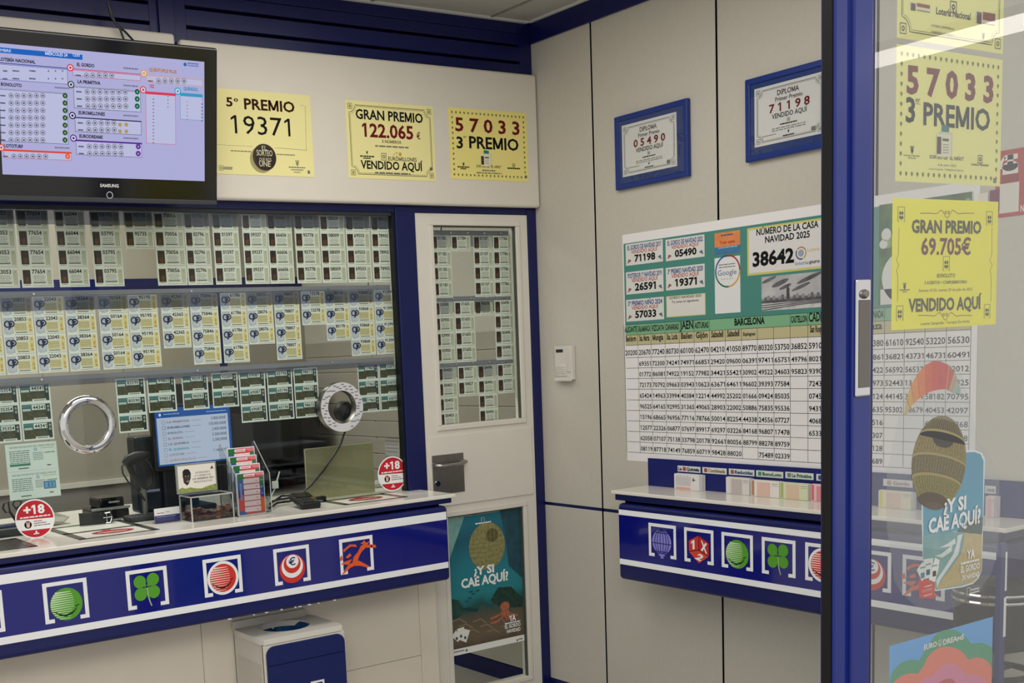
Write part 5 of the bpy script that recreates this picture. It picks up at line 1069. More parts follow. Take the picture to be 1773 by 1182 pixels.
m.box(bx0 + .0045, bx0 + .007, by0 + .025, by1 - .02, .05, zb - .10, P('#c9c5ba', 0.45), .001, 1); m.build('body', t)
# lid with a round hole
hc = onZ(492, 1083, zb); hr = .5 * (onZ(543, 1079, zb).x - onZ(441, 1086, zb).x); n = 48
m = MB(); V = []; Fc = []
for zz_ in (zb, zb - .022):
    for k in range(n):
        a = 2 * math.pi * k / n; c_, s_ = math.cos(a), math.sin(a); V.append((hc.x + hr * c_, hc.y + hr * s_ * .92, zz_))
        cx_, cy_ = (bx0 + bx1) / 2, (by0 + by1) / 2; hx, hy = (bx1 - bx0) / 2, (by1 - by0) / 2; tt = min(hx / max(abs(c_), 1e-6), hy / max(abs(s_), 1e-6)); V.append((cx_ + tt * c_, cy_ + tt * s_, zz_))
# square corners
for zz_i in (0, 1):
    for k in range(n):
        a = 2 * math.pi * k / n
for k in range(n):
    j = (k + 1) % n; Fc += [(2 * k, 2 * k + 1, 2 * j + 1, 2 * j), (2 * n + 2 * k, 2 * n + 2 * j, 2 * n + 2 * j + 1, 2 * n + 2 * k + 1), (2 * k + 1, 2 * n + 2 * k + 1, 2 * n + 2 * j + 1, 2 * j + 1), (2 * k, 2 * j, 2 * n + 2 * j, 2 * n + 2 * k)]
m.add(V, Fc, P('#dcd9d0', 0.35)); m.lathe([(hr, .0005), (hr + .006, .002), (hr + .010, .0005)], (hc.x, hc.y, zb), (0, 0, 1), P('#dcd9d0', 0.35), 48)
m.box(bx0 + .002, bx1 - .03, by1 - .012, by1, zb - .002, zb + .03, BW, .003); m.build('lid', t)
m = MB(); m.lathe([(hr * .985, -.004), (hr * .93, -.06), (hr * .88, -.2), (0, -.22)], (hc.x, hc.y, zb), (0, 0, 1), P('#1c4a7c', 0.2, 0.5, noise=.5, nscale=30, bump=.8), 40); m.build('bin_liner', t)
m = MB(); zf1 = zb - .030; m.box(bx0 + .004, bx1 + .002, by0 + .001, by0 + .012, .02, zf1 + .006, BW, .004)
rr = .035; xa, xb_ = bx0 + .012, bx1 - .004; pts = []
for cx_, cy_, a0 in ((xb_ - rr, zf1 - rr, 0), (xa + rr, zf1 - rr, 90)):
    for k in range(9): a = math.radians(a0 + 90 * k / 8); pts.append((cx_ + rr * math.cos(a), by0 - .006, cy_ + rr * math.sin(a)))
zsp = onY(530, 1140, by0).z
top_ = pts + [(xa, by0 - .006, zsp + .0012), (xb_, by0 - .006, zsp + .0012)]
m.prism(top_, (0, .009, 0), P('#121f5e', 0.35, 0.4)); m.box(xa, xb_, by0 - .006, by0 + .003, .05, zsp - .0012, P('#121f5e', 0.35, 0.4)); m.box(xa + .002, xb_ - .002, by0 - .003, by0 + .002, zsp - .002, zsp + .002, SLOT)
m.build('front_panel', t)['label'] = 'navy front panel with rounded corners'
d = DY(by0 - .0064); d.crop(380, 1030, 7.3875); u, v = d.px(1225, 1110); d.frame(u - .02, v - .07, u + .04, v + .004, .008, WHITE, 1); d.mb.build('printed_mark', t)

# ------------------------------------------------------------------ things on the service counter
def pass_tray(quad, label, inner, divide=True, red=True, shade='#4b4a46'):
    """shallow tray let into the worktop; quad: front-left, front-right, back-right, back-left on the worktop"""
    P4 = [onZ(*p, ZT) for p in quad]; x0 = (P4[0].x + P4[3].x) / 2; x1 = (P4[1].x + P4[2].x) / 2; y0 = (P4[0].y + P4[1].y) / 2; y1 = (P4[2].y + P4[3].y) / 2
    t = thing('pass_tray', label, 'tray', ((x0 + x1) / 2, (y0 + y1) / 2, ZT), 'pass trays in the worktop')
    m = MB(); w = .028; z0, z1 = ZT + .0003, ZT + .0022; FR = P(shade, 0.25, 0.5)
    for a in ((x0, x1, y0, y0 + .010), (x0, x1, y1 - w, y1), (x0, x0 + w, y0, y1), (x1 - w, x1, y0, y1)): m.box(*a, z0, z1, FR, .0008, 1)
    if divide: m.box(x0, x1, 4.195, 4.22, z0, z1, FR)
    m.build('tray_rim', t)
    m = MB(); m.box(x0 + w, x1 - w, y0 + .01, y1 - w, z0, z0 + .0008, P(inner, 0.3)); m.build('tray_floor', t)
    if red:
        d = DZ(ZT + .0013); cx_ = (x0 + x1) / 2 + .01; cy_ = y0 + .10
        d.ell(cx_, cy_, .078, .048, P('#8c2026', 0.4), 1, 36); d.greek(cx_ - .055, cx_ + .055, cy_ - .006, .012, P('#d8b8b8'), 2, 3); d.rect(cx_ - .02, cy_ + .03, cx_ + .01, cy_ + .07, P('#b02028'), 2); d.greek(cx_ - .04, cx_ + .04, cy_ - .028, .008, P('#c89a9a'), 2, 8); d.mb.build('red_sticker', t)['label'] = 'oval red sticker'
pass_tray(((128, 938), (275, 915), (205, 900), (92, 915)), 'pass tray with an oval red sticker, beside the left age sticker', '#dedbd4')
pass_tray(((591, 875.5), (703, 860.3), (662, 853.6), (565, 868)), 'pass tray with an oval red sticker at the right end of the counter', '#dad6cc', False)
pass_tray(((-60, 962), (62, 946), (28, 930), (-60, 945)), 'dark pass tray cut off by the left edge of the photo', '#23211f', False, False, '#3a2c2c')

# donation box with coins
a = onZ(334.4, 904.6, ZT); b = onZ(400, 893.5, ZT); yb_ = 4.205; x0, x1 = 1.768, 1.938; y0 = 4.10; zt_b = 1.141
t = thing('donation_box', 'clear donation box of copper coins with a missionary charity sign', 'donation box', ((x0 + x1) / 2, (y0 + yb_) / 2, ZT))
ACR = GL('#eff1f1', 1.45); AED = P('#b9bab6', 0.25, 0.5)
m = MB(); th = .003
for a_ in ((x0, x1, y0, y0 + th, ZT + .001, zt_b), (x0, x1, yb_ - th, yb_, ZT + .001, zt_b), (x0, x0 + th, y0, yb_, ZT + .001, zt_b), (x1 - th, x1, y0, yb_, ZT + .001, zt_b), (x0, x1, y0, yb_, zt_b - th, zt_b), (x0, x1, y0, yb_, ZT + .0004, ZT + .003)): m.box(*a_, ACR)
m.build('clear_box', t)
m = MB(); e_ = .0022
for xx in (x0, x1): 
    for yy in (y0, yb_): m.box(xx - e_, xx + e_, yy - e_, yy + e_, ZT + .0005, zt_b, AED)
    m.box(xx - e_, xx + e_, y0, yb_, zt_b - e_, zt_b + e_, AED)
for yy in (y0, yb_): m.box(x0, x1, yy - e_, yy + e_, zt_b - e_, zt_b + e_, AED)
m.build('polished_edge', t)
d = DY(4.118); d.crop(290, 780, 8.442)
ul_, vt_ = d.px(150, 205); ur_, vb__ = d.px(718, 590); vt_ = (d.px(100, 215)[1] + d.px(700, 150)[1]) / 2; vb__ = (d.px(165, 630)[1] + d.px(745, 585)[1]) / 2; ul_ = (d.px(105, 215)[0] + d.px(168, 630)[0]) / 2; ur_ = (d.px(705, 150)[0] + d.px(748, 585)[0]) / 2
m = MB(); m.box(ul_, ur_, 4.1205, 4.130, vb__, vt_, P('#8f928c', 0.15, 0.5), .0012, 1); m.box(ul_ + .02, ur_ - .02, 4.124, 4.128, zt_b, vb__ + .003, ACR); m.build('sign_holder', t)
d = DY(4.1200); k_ = .006; ul_ += k_; ur_ -= k_; vb__ += k_; vt_ -= k_; w_, h_ = ur_ - ul_, vt_ - vb__; d.rect(ul_, vb__, ur_, vt_, P('#e6e3da', 0.6), 1)
g_ = [(0, 0), (1, 0), (1, .20), (.86, .17), (.74, .13), (.6, .07), (.45, .10), (.3, .16), (.18, .13), (.08, .19), (0, .12)]
d.poly([(ul_ + a * w_, vb__ + b * h_) for a, b in g_], P('#8c9c4c', noise=.25, nscale=90), 2)
sk = P('#3c3430', 0.7); hd_ = [(.12, .62), (.14, .78), (.22, .87), (.30, .84), (.345, .70), (.33, .50), (.27, .30), (.22, .24), (.14, .36), (.135, .5)]
d.poly([(ul_ + a * w_, vb__ + b * h_) for a, b in hd_], sk, 2); d.ell(ul_ + .225 * w_, vb__ + .74 * h_, .10 * w_, .13 * h_, P('#221d1b'), 3, 20)
for a, b in ((.20, .60), (.275, .60)): d.ell(ul_ + a * w_, vb__ + b * h_, .014 * w_, .014 * h_, P('#c8c0b8'), 4, 10)
d.ell(ul_ + .25 * w_, vb__ + .50 * h_, .02 * w_, .03 * h_, P('#544842'), 4, 10); d.ell(ul_ + .25 * w_, vb__ + .40 * h_, .035 * w_, .02 * h_, P('#b8aca4'), 4, 12)
for k, s_ in enumerate(('AYÚDANOS', 'A COMBATIR', 'LA MISERIA EN', 'MADAGASCAR')): hw_ = (.19, .21, .28, .24)[k]; d.text(' '.join(s_) if k != 2 else s_, ul_ + (.66 - hw_) * w_, ul_ + (.66 + hw_) * w_, vb__ + (.66 - k * .115) * h_, .068 * h_, P('#4c4440'), 3, B1)
d.poly([(ul_ + .87 * w_, vb__ + .78 * h_), (ul_ + .96 * w_, vb__ + .80 * h_), (ul_ + .92 * w_, vb__ + .92 * h_)], P('#6c3428'), 3)
d.mb.build('printed_sign', t)['label'] = 'white sign with a smiling child and green hills'
COP = [P('#94583a', 0.4, 0.5, 0.4, noise=.2, nscale=300), P('#b47c54', 0.35, 0.5, 0.4), P('#6c4632', 0.45, 0.5, 0.4)]
cm = []
for mt in COP:
    mb = MB(); mb.lathe([(0, 0), (.0088, 0), (.0092, .0008), (.0088, .0016), (0, .0016)], (0, 0, 0), (0, 0, 1), mt, 16, False); o = mb.build('coin', None, (0, 0, 0)); C.objects.unlink(o); cm.append(o.data); bpy.data.objects.remove(o)
rc_ = random.Random(3); nc = 0
for lay in range(7):
    for i in range(8):
        for j in range(4):
            cx_ = x0 + .016 + i * .0198 + rc_.uniform(-.001, .001); cy_ = y0 + .016 + j * .0240 + (.002 if lay % 2 else 0)
            hgt = 4.0 + 1.4 * math.sin(i * .9 + 1) + 1.0 * math.cos(j * 1.3)
            if lay > hgt: continue
            o = bpy.data.objects.new('copper_coin', cm[rc_.randrange(3)]); C.objects.link(o); ti = rc_.uniform(-.5, .5)
            o.location = (cx_, cy_, ZT + .0072 + lay * .0068); o.rotation_euler = (ti, rc_.uniform(-.35, .35), 0); tag(o, 'small copper coin lying in the heap inside the clear donation box', 'coin', 'copper coins in the donation box'); nc += 1

# tiered leaflet holder
t = thing('leaflet_holder', 'clear tiered leaflet holder full of bright scratch cards', 'leaflet holder', (2.01, 4.14, ZT))
tiers = [((408.5, 819.7), (456.4, 815.5)), ((402, 805.5), (450, 801.8)), ((396.5, 791), (444.6, 787)), ((393, 777), (439, 772.5))]
m = MB(); zl = []
for k, (p, q_) in enumerate(tiers):
    Y = 4.082 + .033 * k; a = onY(*p, Y); b = onY(*q_, Y); zl.append((a.x, b.x, (a.z + b.z) / 2, Y))
xa = min(z[0] for z in zl) - .004; xb_ = max(z[1] for z in zl) + .006
for xx in (xa, xb_):
    pts = [(xx, 4.076, ZT + .001), (xx, 4.21, ZT + .001), (xx, 4.21, zl[3][2] + .015), (xx, 4.19, zl[3][2] + .02), (xx, 4.076, zl[0][2] - .01)]
    m.prism(pts, (.003, 0, 0), ACR)
for (a, b, z, Y) in zl: m.box(xa, xb_ + .003, Y - .005, Y - .003, ZT + .002 if Y < 4.09 else z - .14, z - .06 if Y > 4.09 else z - .012, ACR)
m.box(xa, xb_ + .003, 4.075, 4.212, ZT + .0004, ZT + .003, ACR); m.build('clear_shell', t)
m = MB()
for xx in (xa, xb_): m.tube([(xx + .0015, 4.0755, ZT + .002), (xx + .0015, 4.0755, zl[0][2] - .01), (xx + .0015, 4.19, zl[3][2] + .02)], .0016, AED, 5)
m.tube([(xa, 4.0755, ZT + .003), (xb_ + .003, 4.0755, ZT + .003)], .0016, AED, 5); m.build('polished_edge', t)
def leaflet_mesh(w, h):
    d = Dec((0, 0, 0), (1, 0, 0), (0, 0, 1)); d.sheet(0, 0, w, h, P('#dce4ea', 0.4), .012); f = lambda a0, b0, a1, b1, mt, l: d.rect(a0 * w, b0 * h, a1 * w, b1 * h, mt, l)
    f(.03, .015, .97, .985, P('#d84c4c', 0.4), 1); f(.03, .83, .3, .985, P('#2c7040'), 2); f(.03, .6, .3, .83, P('#2c5cac'), 2); d.poly([(.03 * w, .4 * h), (.3 * w, .52 * h), (.3 * w, .6 * h), (.03 * w, .6 * h)], P('#4c2c70'), 2)
    d.poly([(.6 * w, .985 * h), (.97 * w, .985 * h), (.97 * w, .90 * h), (.78 * w, .9 * h)], P('#e08088'), 2); f(.82, .66, .97, .88, P('#3c7c4c'), 2); f(.84, .40, .97, .66, P('#2c54a8'), 2); d.poly([(.84 * w, .40 * h), (.97 * w, .34 * h), (.97 * w, .06 * h), (.84 * w, .1 * h)], P('#e8743c'), 2); f(.03, .015, .3, .10, P('#2c5cac'), 2)
    for k in range(3): d.ell(.9 * w, (.80 - k * .16) * h, .03 * w, .012 * h, P('#c8e0ec'), 3, 10)
    f(.26, .90, .66, .965, P('#ecdadc'), 3)
    for k in range(6): f(.24, .07 + k * .135, .82, .185 + k * .135, P('#f3dde0'), 3); f(.27, .07 + k * .135 - .007, .80, .07 + k * .135, P('#b86878'), 4); f(.68, .11 + k * .135, .74, .13 + k * .135, P('#b07c84'), 4)
    f(.31, .92, .6, .938, P('#c88890'), 4); f(.10, .36, .18, .76, P('#8090c8'), 3)
    o = d.mb.build('leaflet_card', None, (0, 0, 0)); C.objects.unlink(o); me = o.data; bpy.data.objects.remove(o); return me
lm = leaflet_mesh(zl[0][1] - zl[0][0], zl[0][2] - ZT - .004)
for k, (a, b, z, Y) in enumerate(zl):
    o = bpy.data.objects.new('scratch_card_leaflet', lm); C.objects.link(o); o.location = (a, Y, z - (zl[0][2] - ZT - .004)); o.rotation_euler = (0, 0, 0)
    tag(o, ('frontmost pack of bright scratch cards, whole card in view', 'second pack of scratch cards behind the frontmost in the holder', 'third pack of scratch cards from the front of the holder', 'rearmost and highest pack of scratch cards in the holder')[k], 'leaflet', 'scratch cards in the leaflet holder')

# little card stand
a = onY(267, 905.5, 4.19); b = onY(312.5, 901.5, 4.19); zt_c = onY(266, 881, 4.19).z
t = thing('card_stand', 'small white and purple business card in a clear stand', 'card stand', ((a.x + b.x) / 2, 4.19, ZT))
d = DY(4.186); w_ = b.x - a.x - .004; h_ = zt_c - ZT - .002; d.sheet(a.x + .002, ZT + .002, b.x - .002, zt_c, P('#dcdcde', 0.5), .002); d.rect(a.x + .002, ZT + .002, b.x - .002, ZT + .002 + h_ * .5, P('#3a3a86', 0.4), 1)
d.greek(a.x + .1 * w_, a.x + .85 * w_, ZT + h_ * .42, h_ * .04, P('#c8c8dc'), 2, 1); d.greek(a.x + .12 * w_, a.x + .4 * w_, ZT + h_ * .68, h_ * .05, P('#8c5c64'), 2, 2); d.greek(a.x + .45 * w_, a.x + .62 * w_, ZT + h_ * .72, h_ * .05, P('#a8a080'), 2, 3)
for k in range(2): d.greek(a.x + .1 * w_, a.x + .8 * w_, ZT + h_ * (.2 + .1 * k), h_ * .025, P('#7878b0'), 2, k)
d.mb.build('business_card', t); m = MB(); m.box(a.x, b.x, 4.183, 4.1845, ZT + .0005, ZT + h_ * .5, ACR); m.box(a.x, b.x, 4.183, 4.21, ZT + .0004, ZT + .002, ACR); m.box(a.x, b.x, 4.1885, 4.190, ZT + .0005, ZT + h_ * .9, ACR); m.build('clear_stand', t)

# card reader and cables
t = thing('card_reader', 'small black card reader with a keypad on the worktop', 'card reader', (2.25, 4.12, ZT))
Mr = Matrix.Translation((2.255, 4.115, ZT + .016)) @ Matrix.Rotation(math.radians(-8), 4, 'Z') @ Matrix.Rotation(math.radians(12), 4, 'X')
m = MB(); m.box(-.042, .042, -.07, .07, -.003, .024, BLACK, .008, 3, M=Mr); m.build('case', t)
m = MB(); m.box(-.034, .034, .005, .062, .0235, .0255, P('#050506', 0.08, 0.5), .001, 1, M=Mr); m.build('screen', t)
for i in range(4):
    for j in range(3):
        m = MB(); m.box(-.034 + i * .0175, -.020 + i * .0175, -.060 + j * .019, -.047 + j * .019, .0235, .027, P('#2e3134' if i < 3 else ('#2c6048', '#6a2c30', '#6a5c2c')[j], 0.4), .002, 1, M=Mr); m.build('key', t)
t = thing('cable_tangle', 'tangle of black cables on the worktop behind the card reader', 'cables', (2.22, 4.3, ZT))
for k, pts in enumerate((((470, 868), (485, 866), (500, 862), (512, 858), (530, 862), (548, 866)), ((466, 880), (480, 872), (500, 868), (515, 866), (535, 868)), ((468, 872), (488, 860), (505, 858), (520, 866), (560, 868)))):
    m = MB(); m.tube([onZ(x, y, ZT + .006 + .004 * k) + Vector((0, 0, .004 * (i % 2))) for i, (x, y) in enumerate(pts)], .0045, BLACK, 7); m.build('cable', t)
m = MB(); p = onZ(556, 868, ZT); m.box(p.x - .02, p.x + .02, p.y - .012, p.y + .012, ZT + .001, ZT + .022, BLACK, .004); m.build('plug', t)
t = thing('white_cable', 'short white cable with a square connector behind the leaflet holder', 'cable', (2.16, 4.3, ZT))
m = MB(); WC = P('#c4c6c4', 0.45); m.tube([onY(x, y, 4.30) for x, y in ((464, 864), (470, 858), (475, 848), (478, 840))], .0028, WC, 7); m.tube([onY(x, y, 4.30) for x, y in ((479, 834), (482, 824), (484, 816))], .0032, WC, 7); m.build('lead', t)
m = MB(); a = onY(472, 846, 4.30); b = onY(481, 832, 4.30); m.box(a.x, b.x, 4.294, 4.306, a.z, b.z, WC, .002); m.build('connector', t)

# ------------------------------------------------------------------ behind the glass
t = thing('customer_display', 'customer screen with a blue border listing jackpots, behind the glass', 'monitor', (1.93, 4.43, ZT))
Yd = 4.40; d = DY(Yd); d.crop(190, 620, 3.941)
ul_ = (d.px(297, 372)[0] + d.px(340, 742)[0]) / 2; ur_ = (d.px(820, 310)[0] + d.px(838, 690)[0]) / 2; vt_ = d.px(600, 325)[1]; vb__ = (d.px(340, 742)[1] + d.px(838, 690)[1]) / 2
d.rect(ul_, vb__, ur_, vt_, E('#2c5ca8', 0.75), 2)
a = d.px(308, 412); wl = (d.px(308, 412)[0] + d.px(352, 728)[0]) / 2; wr = (d.px(803, 370)[0] + d.px(825, 690)[0]) / 2; wt = d.px(308, 412)[1]; wb = d.px(352, 728)[1]
DS = lambda h: E(h, 0.8)
d.rect(wl, wb, wr, wt, DS('#bac6dc'), 3); hh_ = wt - wb; ww_ = wr - wl
for k, (s_, am, c_) in enumerate((('LA PRIMITIVA', '5.800.000€', '#8c6c74'), ('EUROMILLONES', '130.000.000€', '#2c3450'), ('BONOLOTO', '2.400.000€', '#5c6470'), ('EL GORDO', '5.300.000€', '#9c6c74'), ('LA QUINIELA', '2.300.000€', '#6c5c68'), ('EL QUINIGOL', '', '#3c94a4'), ('LOTOTURF', '1.140.000€', '#9c7478'), ('QUÍNTUPLE PLUS', '', '#b88c70'))):
    v = wt - hh_ * (.12 + k * .118); d.frame(wl + .07 * ww_, v - .003, wl + .115 * ww_, v + .010, .0012, DS(c_), 5); d.text(s_, wl + .14 * ww_, wl + (.14 + .026 * len(s_)) * ww_, v, .0075, DS(c_), 5, B2); d.greek(wl + (.17 + .026 * len(s_)) * ww_, wl + (.30 + .026 * len(s_)) * ww_, v + .003, .002, DS('#8c94a8'), 5, k)
    if am: d.text(am, wr - (.03 + .021 * len(am)) * ww_, wr - .03 * ww_, v + .001, .011, DS('#4c5468'), 5, B1)
d.ell(wl + .05 * ww_, wt + .012, .005, .006, DS('#dce8f8'), 5, 14); d.greek(wl + .1 * ww_, wl + .32 * ww_, wt + .012, .003, DS('#a8c0e0'), 5, 2); d.greek(wl + .7 * ww_, wl + .98 * ww_, wt + .010, .003, DS('#a8c0e0'), 5, 4)
d.mb.build('screen', t)['label'] = 'lit pale blue list of jackpots'
m = MB(); m.box(ul_ - .012, ur_ + .012, Yd, Yd + .035, vb__ - .018, vt_ + .012, BLACK, .006, 2); m.build('housing', t)
m = MB(); m.box(1.74, 2.02, Yd + .02, 4.6, ZT + .0005, ZT + .02, P('#12131a', 0.4), .006); m.box(1.70, 1.80, Yd + .045, Yd + .14, ZT + .01, 1.36, P('#14161f', 0.45), .012, 2); m.box(1.80, 1.95, Yd + .03, Yd + .10, ZT + .018, 1.30, P('#10121c', 0.4), .01); m.build('pedestal', t)
a = onY(243, 851, Yd + .03); b = onY(275, 846, Yd + .03); m = MB(); m.box(a.x, b.x, Yd + .02, Yd + .028, a.z - .004, a.z + .004, P('#8088a8', 0.3)); m.build('status_bar', t)

t = thing('barcode_scanner', 'black handheld barcode scanner on its stand behind the glass', 'scanner', (onZ(250, 900, ZT).x, 4.33, ZT))
pb_ = onZ(250, 900, ZT); m = MB(); m.box(pb_.x - .07, pb_.x + .07, pb_.y - .04, pb_.y + .05, ZT + .0006, ZT + .022, P('#26272a', 0.5), .012, 3); m.build('stand_base', t)
Ys = pb_.y; DKG = P('#08080a', 0.45, 0.3); m = MB(); m.tube([onY(x, y, Ys) for x, y in ((252, 897), (251, 875), (249, 838))], .010, P('#6b6a62', 0.4, 0.4, 0.4), 12); m.build('stand_pole', t)
q_ = lambda x, y, dy=-.012: onY(x, y, Ys + dy)
m = MB(); m.tube([q_(258, 787), (q_(246, 790)), q_(234, 792), q_(222, 797), q_(216, 804)], [.012, .021, .023, .021, .015], DKG, 14); m.build('scanner_head', t)
m = MB(); m.tube([q_(243, 794), q_(254, 806), q_(262, 822), q_(261, 838), q_(252, 845)], [.018, .016, .014, .015, .012], DKG, 12); m.tube([q_(222, 803), q_(228, 817), q_(237, 829), q_(247, 838), q_(253, 843)], [.013, .011, .011, .012, .012], DKG, 12); m.build('scanner_handle', t)
m = MB(); m.tube([q_(217, 800, -.02), q_(211, 808, -.02), q_(213, 820, -.02), q_(222, 834, -.02), q_(233, 845, -.02), q_(243, 855, -.02), q_(251, 866, -.01)], .0035, BLACK, 7); m.build('cable', t)

t = thing('receipt_printer', 'squat black receipt printer on the worktop behind the glass', 'printer', (onZ(185, 900, ZT).x, 4.5, ZT))
Yp = 4.47; f = lambda x, y: onY(x, y, Yp)
a = f(163, 903); b = f(226, 897); zm = f(195, 880).z; ztp = f(195, 861).z
m = MB(); m.box(a.x, b.x, Yp, Yp + .14, ZT + .001, zm, P('#101012', 0.3), .01, 2); m.build('lower_case', t)
m = MB(); m.box(a.x - .004, b.x + .002, Yp - .006, Yp + .01, zm - .004, zm + .006, P('#8c8f8c', 0.3), .003); m.build('grey_trim', t)
xa, xb_ = f(173, 870).x, f(216, 866).x; m = MB(); m.box(xa, xb_, Yp + .005, Yp + .13, zm, ztp, BLACKG, .008, 3); m.build('cover', t)
d = DY(Yp + .0042); u = (xa + xb_) / 2 + .008; v = (zm + ztp) / 2; d.greek(u - .022, u + .022, v, .007, P('#a8aaa8'), 1, 3); d.mb.build('maker_mark', t)
t = thing('coiled_strap', 'black strap with a silver buckle lying in front of the receipt printer', 'strap', (1.42, 4.38, ZT))
Yq = 4.38; a = onY(138, 888, Yq); b = onY(172, 906, Yq); zb0 = ZT + .0008; zt0 = onY(150, 887, Yq).z
m = MB(); pts = [(onY(137, 890, Yq).x, Yq), (onY(160, 895, Yq).x, Yq - .012), (onY(180, 898, Yq).x, Yq - .02), (onY(192, 898, Yq).x, Yq - .012), (onY(197, 895, Yq).x, Yq + .015), (onY(188, 890, Yq).x, Yq + .04)]
V = []; Fc = []
for i, (x, y) in enumerate(pts):
    zt1 = zt0 - .004 * (i > 0); V += [(x, y, zb0), (x, y, zt1), (x, y + .005, zt1), (x, y + .005, zb0)]
for i in range(len(pts) - 1):
    for k in range(4): Fc.append((4 * i + k, 4 * i + (k + 1) % 4, 4 * i + 4 + (k + 1) % 4, 4 * i + 4 + k))
Fc += [(0, 1, 2, 3), (4 * len(pts) - 1, 4 * len(pts) - 2, 4 * len(pts) - 3, 4 * len(pts) - 4)]
m.add(V, Fc, P('#27292a', 0.6)); m.build('strap_loop', t)
c_ = onY(191, 896, Yq - .02); m = MB(); zc0 = (zb0 + zt0) / 2; m.tube([(c_.x - .022, Yq - .026, zb0 + .004), (c_.x - .004, Yq - .028, zb0 + .003), (c_.x + .008, Yq - .02, zc0), (c_.x - .004, Yq - .028, zt0 - .006), (c_.x - .022, Yq - .026, zt0 - .008)], .0028, CHROME, 8); m.tube([(c_.x - .03, Yq - .027, zc0), (c_.x + .006, Yq - .022, zc0)], .002, CHROME, 6); m.tube([(c_.x - .016, Yq - .027, zb0 + .005), (c_.x - .016, Yq - .027, zt0 - .008)], .002, CHROME, 6); m.build('buckle', t)

t = thing('paper_bundle', 'crumpled white paper bundle beside the left age sticker behind the glass', 'paper', (onZ(105, 908, ZT).x, 4.52, ZT))
Yb = 4.50; m = MB()
base = [onY(x, y, Yb) for x, y in ((84, 908), (92, 886), (106, 890), (121, 894), (117, 899), (108, 908))]
base = [Vector((p.x, p.y, max(p.z, ZT + .001))) for p in base]; m.prism(base, (0, .05, 0), P('#c2bfb6', 0.7, bump=.8, nscale=60)); m.build('outer_sheet', t)
m = MB(); b2 = [onY(x, y, Yb - .008) for x, y in ((88, 903), (95, 893), (117, 895), (110, 903))]; b2 = [Vector((p.x, p.y, max(p.z, ZT + .003))) for p in b2]; m.prism(b2, (0, .006, 0), P('#d4d0c6', 0.7)); m.build('folded_sheet', t)
t = thing('scissors', 'black handled scissors standing at the far left behind the glass', 'scissors', (onY(22, 880, 4.5).x, 4.5, ZT))
for pts in (((14, 868), (7, 872), (5, 880), (10, 887), (17, 886)), ((26, 866), (22, 873), (27, 880), (35, 876), (37, 868))):
    m = MB(); m.tube([onY(x, y, 4.5) for x, y in pts], .004, BLACK, 7, True); m.build('handle_loop', t)
m = MB(); m.tube([onY(17, 886, 4.5), onY(30, 905, 4.5), Vector((onY(34, 912, 4.5).x, 4.5, ZT + .002))], .005, BLACK, 7); m.tube([onY(30, 880, 4.5), onY(32, 905, 4.5), Vector((onY(36, 912, 4.5).x, 4.5, ZT + .002))], .005, BLACK, 7); m.build('blades', t)
t = thing('pen_tray', 'dark grey tray of pens on the worktop at the far left behind the glass', 'tray', (1.1, 4.42, ZT))
a = onZ(2, 926, ZT); b = onZ(60, 915, ZT); m = MB(); m.box(a.x - .1, b.x, 4.33, 4.50, ZT + .0008, ZT + .03, P('#23262c', 0.5), .008); m.build('tray_body', t)
for k in range(3): m = MB(); m.tube([(a.x - .05 + k * .02, 4.36 + .03 * k, ZT + .034), (a.x + .12 + k * .02, 4.38 + .03 * k, ZT + .036)], .004, (P('#2c3c70'), P('#1a1a1c'), P('#8c8c90'))[k], 8); m.build('pen', t)

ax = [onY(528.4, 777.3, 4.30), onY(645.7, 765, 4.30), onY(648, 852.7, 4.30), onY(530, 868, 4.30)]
t = thing('reflection_panel', 'added yellowish panel standing in for a reflection in the glass near the card reader', 'screen', ((ax[0].x + ax[1].x) / 2, 4.3, ZT))
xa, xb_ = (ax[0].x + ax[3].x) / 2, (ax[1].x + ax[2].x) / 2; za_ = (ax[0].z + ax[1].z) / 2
m = MB(); m.box(xa, xb_, 4.298, 4.303, ZT + .001, za_, GL('#d8d6b8', 1.45, .45, '#a3a184')); m.build('reflection_sheet', t)  # yellowish reflection in the partition glass, modelled as a tinted sheet
m = MB(); m.box(xa, xb_, 4.297, 4.304, za_ - .002, za_, P('#b5b498', 0.4)); m.box(xa, xa + .002, 4.297, 4.304, ZT + .001, za_, P('#b5b498', 0.4)); m.build('polished_edge', t)  # rim of the added reflection sheet
m = MB(); a = onX(666, 766, XB - .008); b = onX(692, 790, XB - .008); m.box(XB - .0075, XB - .0065, b.y, a.y, b.z, a.z, P('#b9bab8', 0.7))
dd = DX(XB - .0078, m)
for k in range(5): dd.greek(-a.y + .01, -b.y - .01, b.z + .02 + k * .02, .005, P('#8c8e90'), 1, k)
tag(m.build('wall_note'), 'pale printed sheet on the office wall above the right age sticker', 'notice')
a = onY(648, 838, 4.42); b = onY(704, 850, 4.42); m = MB(); m.box(a.x, b.x + .02, 4.42, 4.56, ZT + .001, a.z, P('#b8bbae', 0.5), .004); tag(m.build('document_box'), 'low white box behind the glass under the right age sticker', 'box')

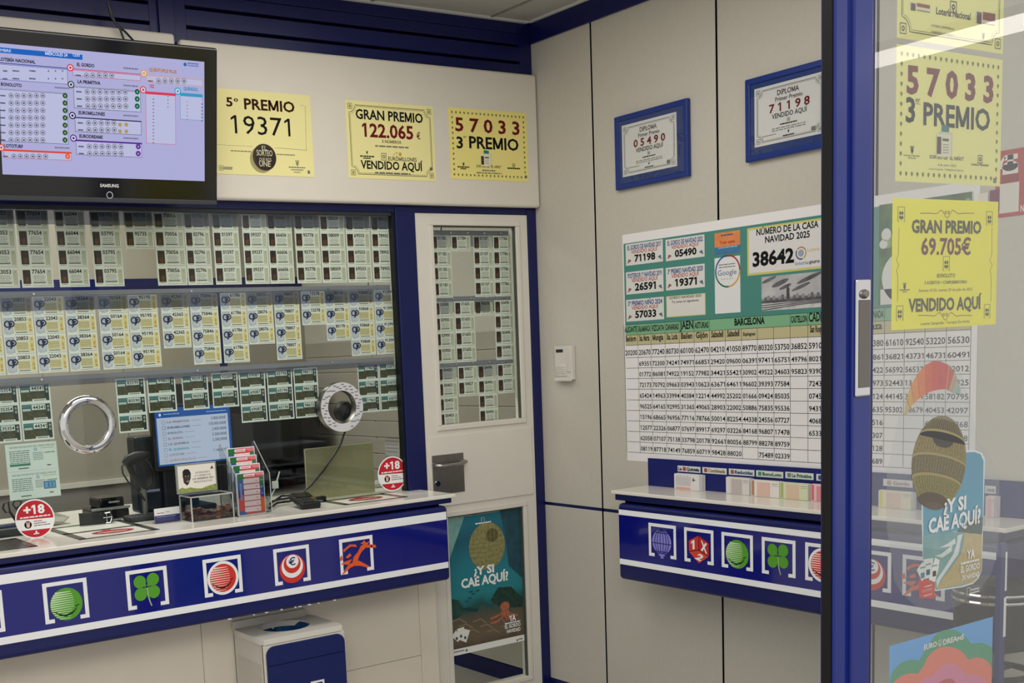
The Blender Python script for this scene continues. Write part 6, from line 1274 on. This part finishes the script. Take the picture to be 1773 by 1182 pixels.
# dark cabinet and counter equipment at the back of the office
t = thing('office_cabinet', 'tall black cabinet against the rear office wall', 'cabinet', (3.1, 6.1, 0)); CB = P('#0c0d10', 0.5, 0.3, noise=.1, nscale=6)
m = MB(); xl, xr = 2.60, 3.40; m.box(xl, xr, 6.0, 6.33, 0, 1.52, CB, .004); m.build('carcass', t)
for k in range(2): m = MB(); m.box(xl + .01 + k * (xr - xl) / 2, xl - .01 + (k + 1) * (xr - xl) / 2, 5.985, 6.0, .05, 1.48, P('#15161a', 0.35, 0.4), .003); dr = m.build('cabinet_door', t); m = MB(); hx = (xl + xr) / 2 + (-.03 if k == 0 else .03); m.tube([(hx, 5.985, .9), (hx, 5.965, .91), (hx, 5.965, 1.03), (hx, 5.985, 1.04)], .005, STEEL, 7); m.build('handle', dr)
t = thing('equipment_rack', 'black equipment rack with shelves behind the leaflet holder', 'rack', (2.62, 5.0, ZT)); xa, xb_ = onY(400, 800, 4.86).x, onY(530, 800, 4.86).x
zr = onY(460, 712, 4.86).z
m = MB(); m.box(xa, xb_, 4.88, 4.90, ZT + .001, zr, CB); m.box(xa, xa + .015, 4.62, 4.9, ZT + .001, zr, CB); m.build('rack_back', t)
for z in (.06, .12, .2): m = MB(); m.box(xa, xb_ - .01, 4.64, 4.89, ZT + z, ZT + z + .008, P('#2a2c33', 0.3)); m.build('shelf', t)
for k in range(4): m = MB(); m.box(xa + .06 + k * .08, xa + .12 + k * .08, 4.66, 4.8, ZT + .068, ZT + .10, P('#1a1c20', 0.3), .004); m.build('device', t)

# bar stool seen low through the glass door
t = thing('bar_stool', 'black padded stool seat with chrome bands, low behind the glass at right', 'stool', (3.17, 1.835, 0)); c_ = (3.175, 1.84)
m = MB(); m.lathe([(0, .925), (.085, .92), (.105, .90), (.108, .87), (.10, .74), (.06, .725), (0, .725)], (c_[0], c_[1], 0), (0, 0, 1), P('#17191f', 0.35, 0.4), 40); m.build('seat', t)
for z in (.895, .875): m = MB(); m.lathe([(.109, z - .004), (.112, z), (.109, z + .004)], (c_[0], c_[1], 0), (0, 0, 1), CHROME, 40); m.build('chrome_band', t)
m = MB(); m.tube([(c_[0], c_[1], .03), (c_[0], c_[1], .73)], .018, STEEL, 12); m.lathe([(0, .035), (.09, .03), (.10, .012), (.10, .001), (0, .001)], (c_[0], c_[1], 0), (0, 0, 1), BLACK, 36); m.build('column', t)
m = MB(); m.tube([(c_[0] + .095 * math.cos(a), c_[1] + .095 * math.sin(a), .66) for a in [2 * math.pi * k / 28 for k in range(28)]], .009, BLACK, 8, True); m.tube([(c_[0] - .095, c_[1], .66), (c_[0] + .095, c_[1], .66)], .007, BLACK, 8); m.build('foot_ring', t)
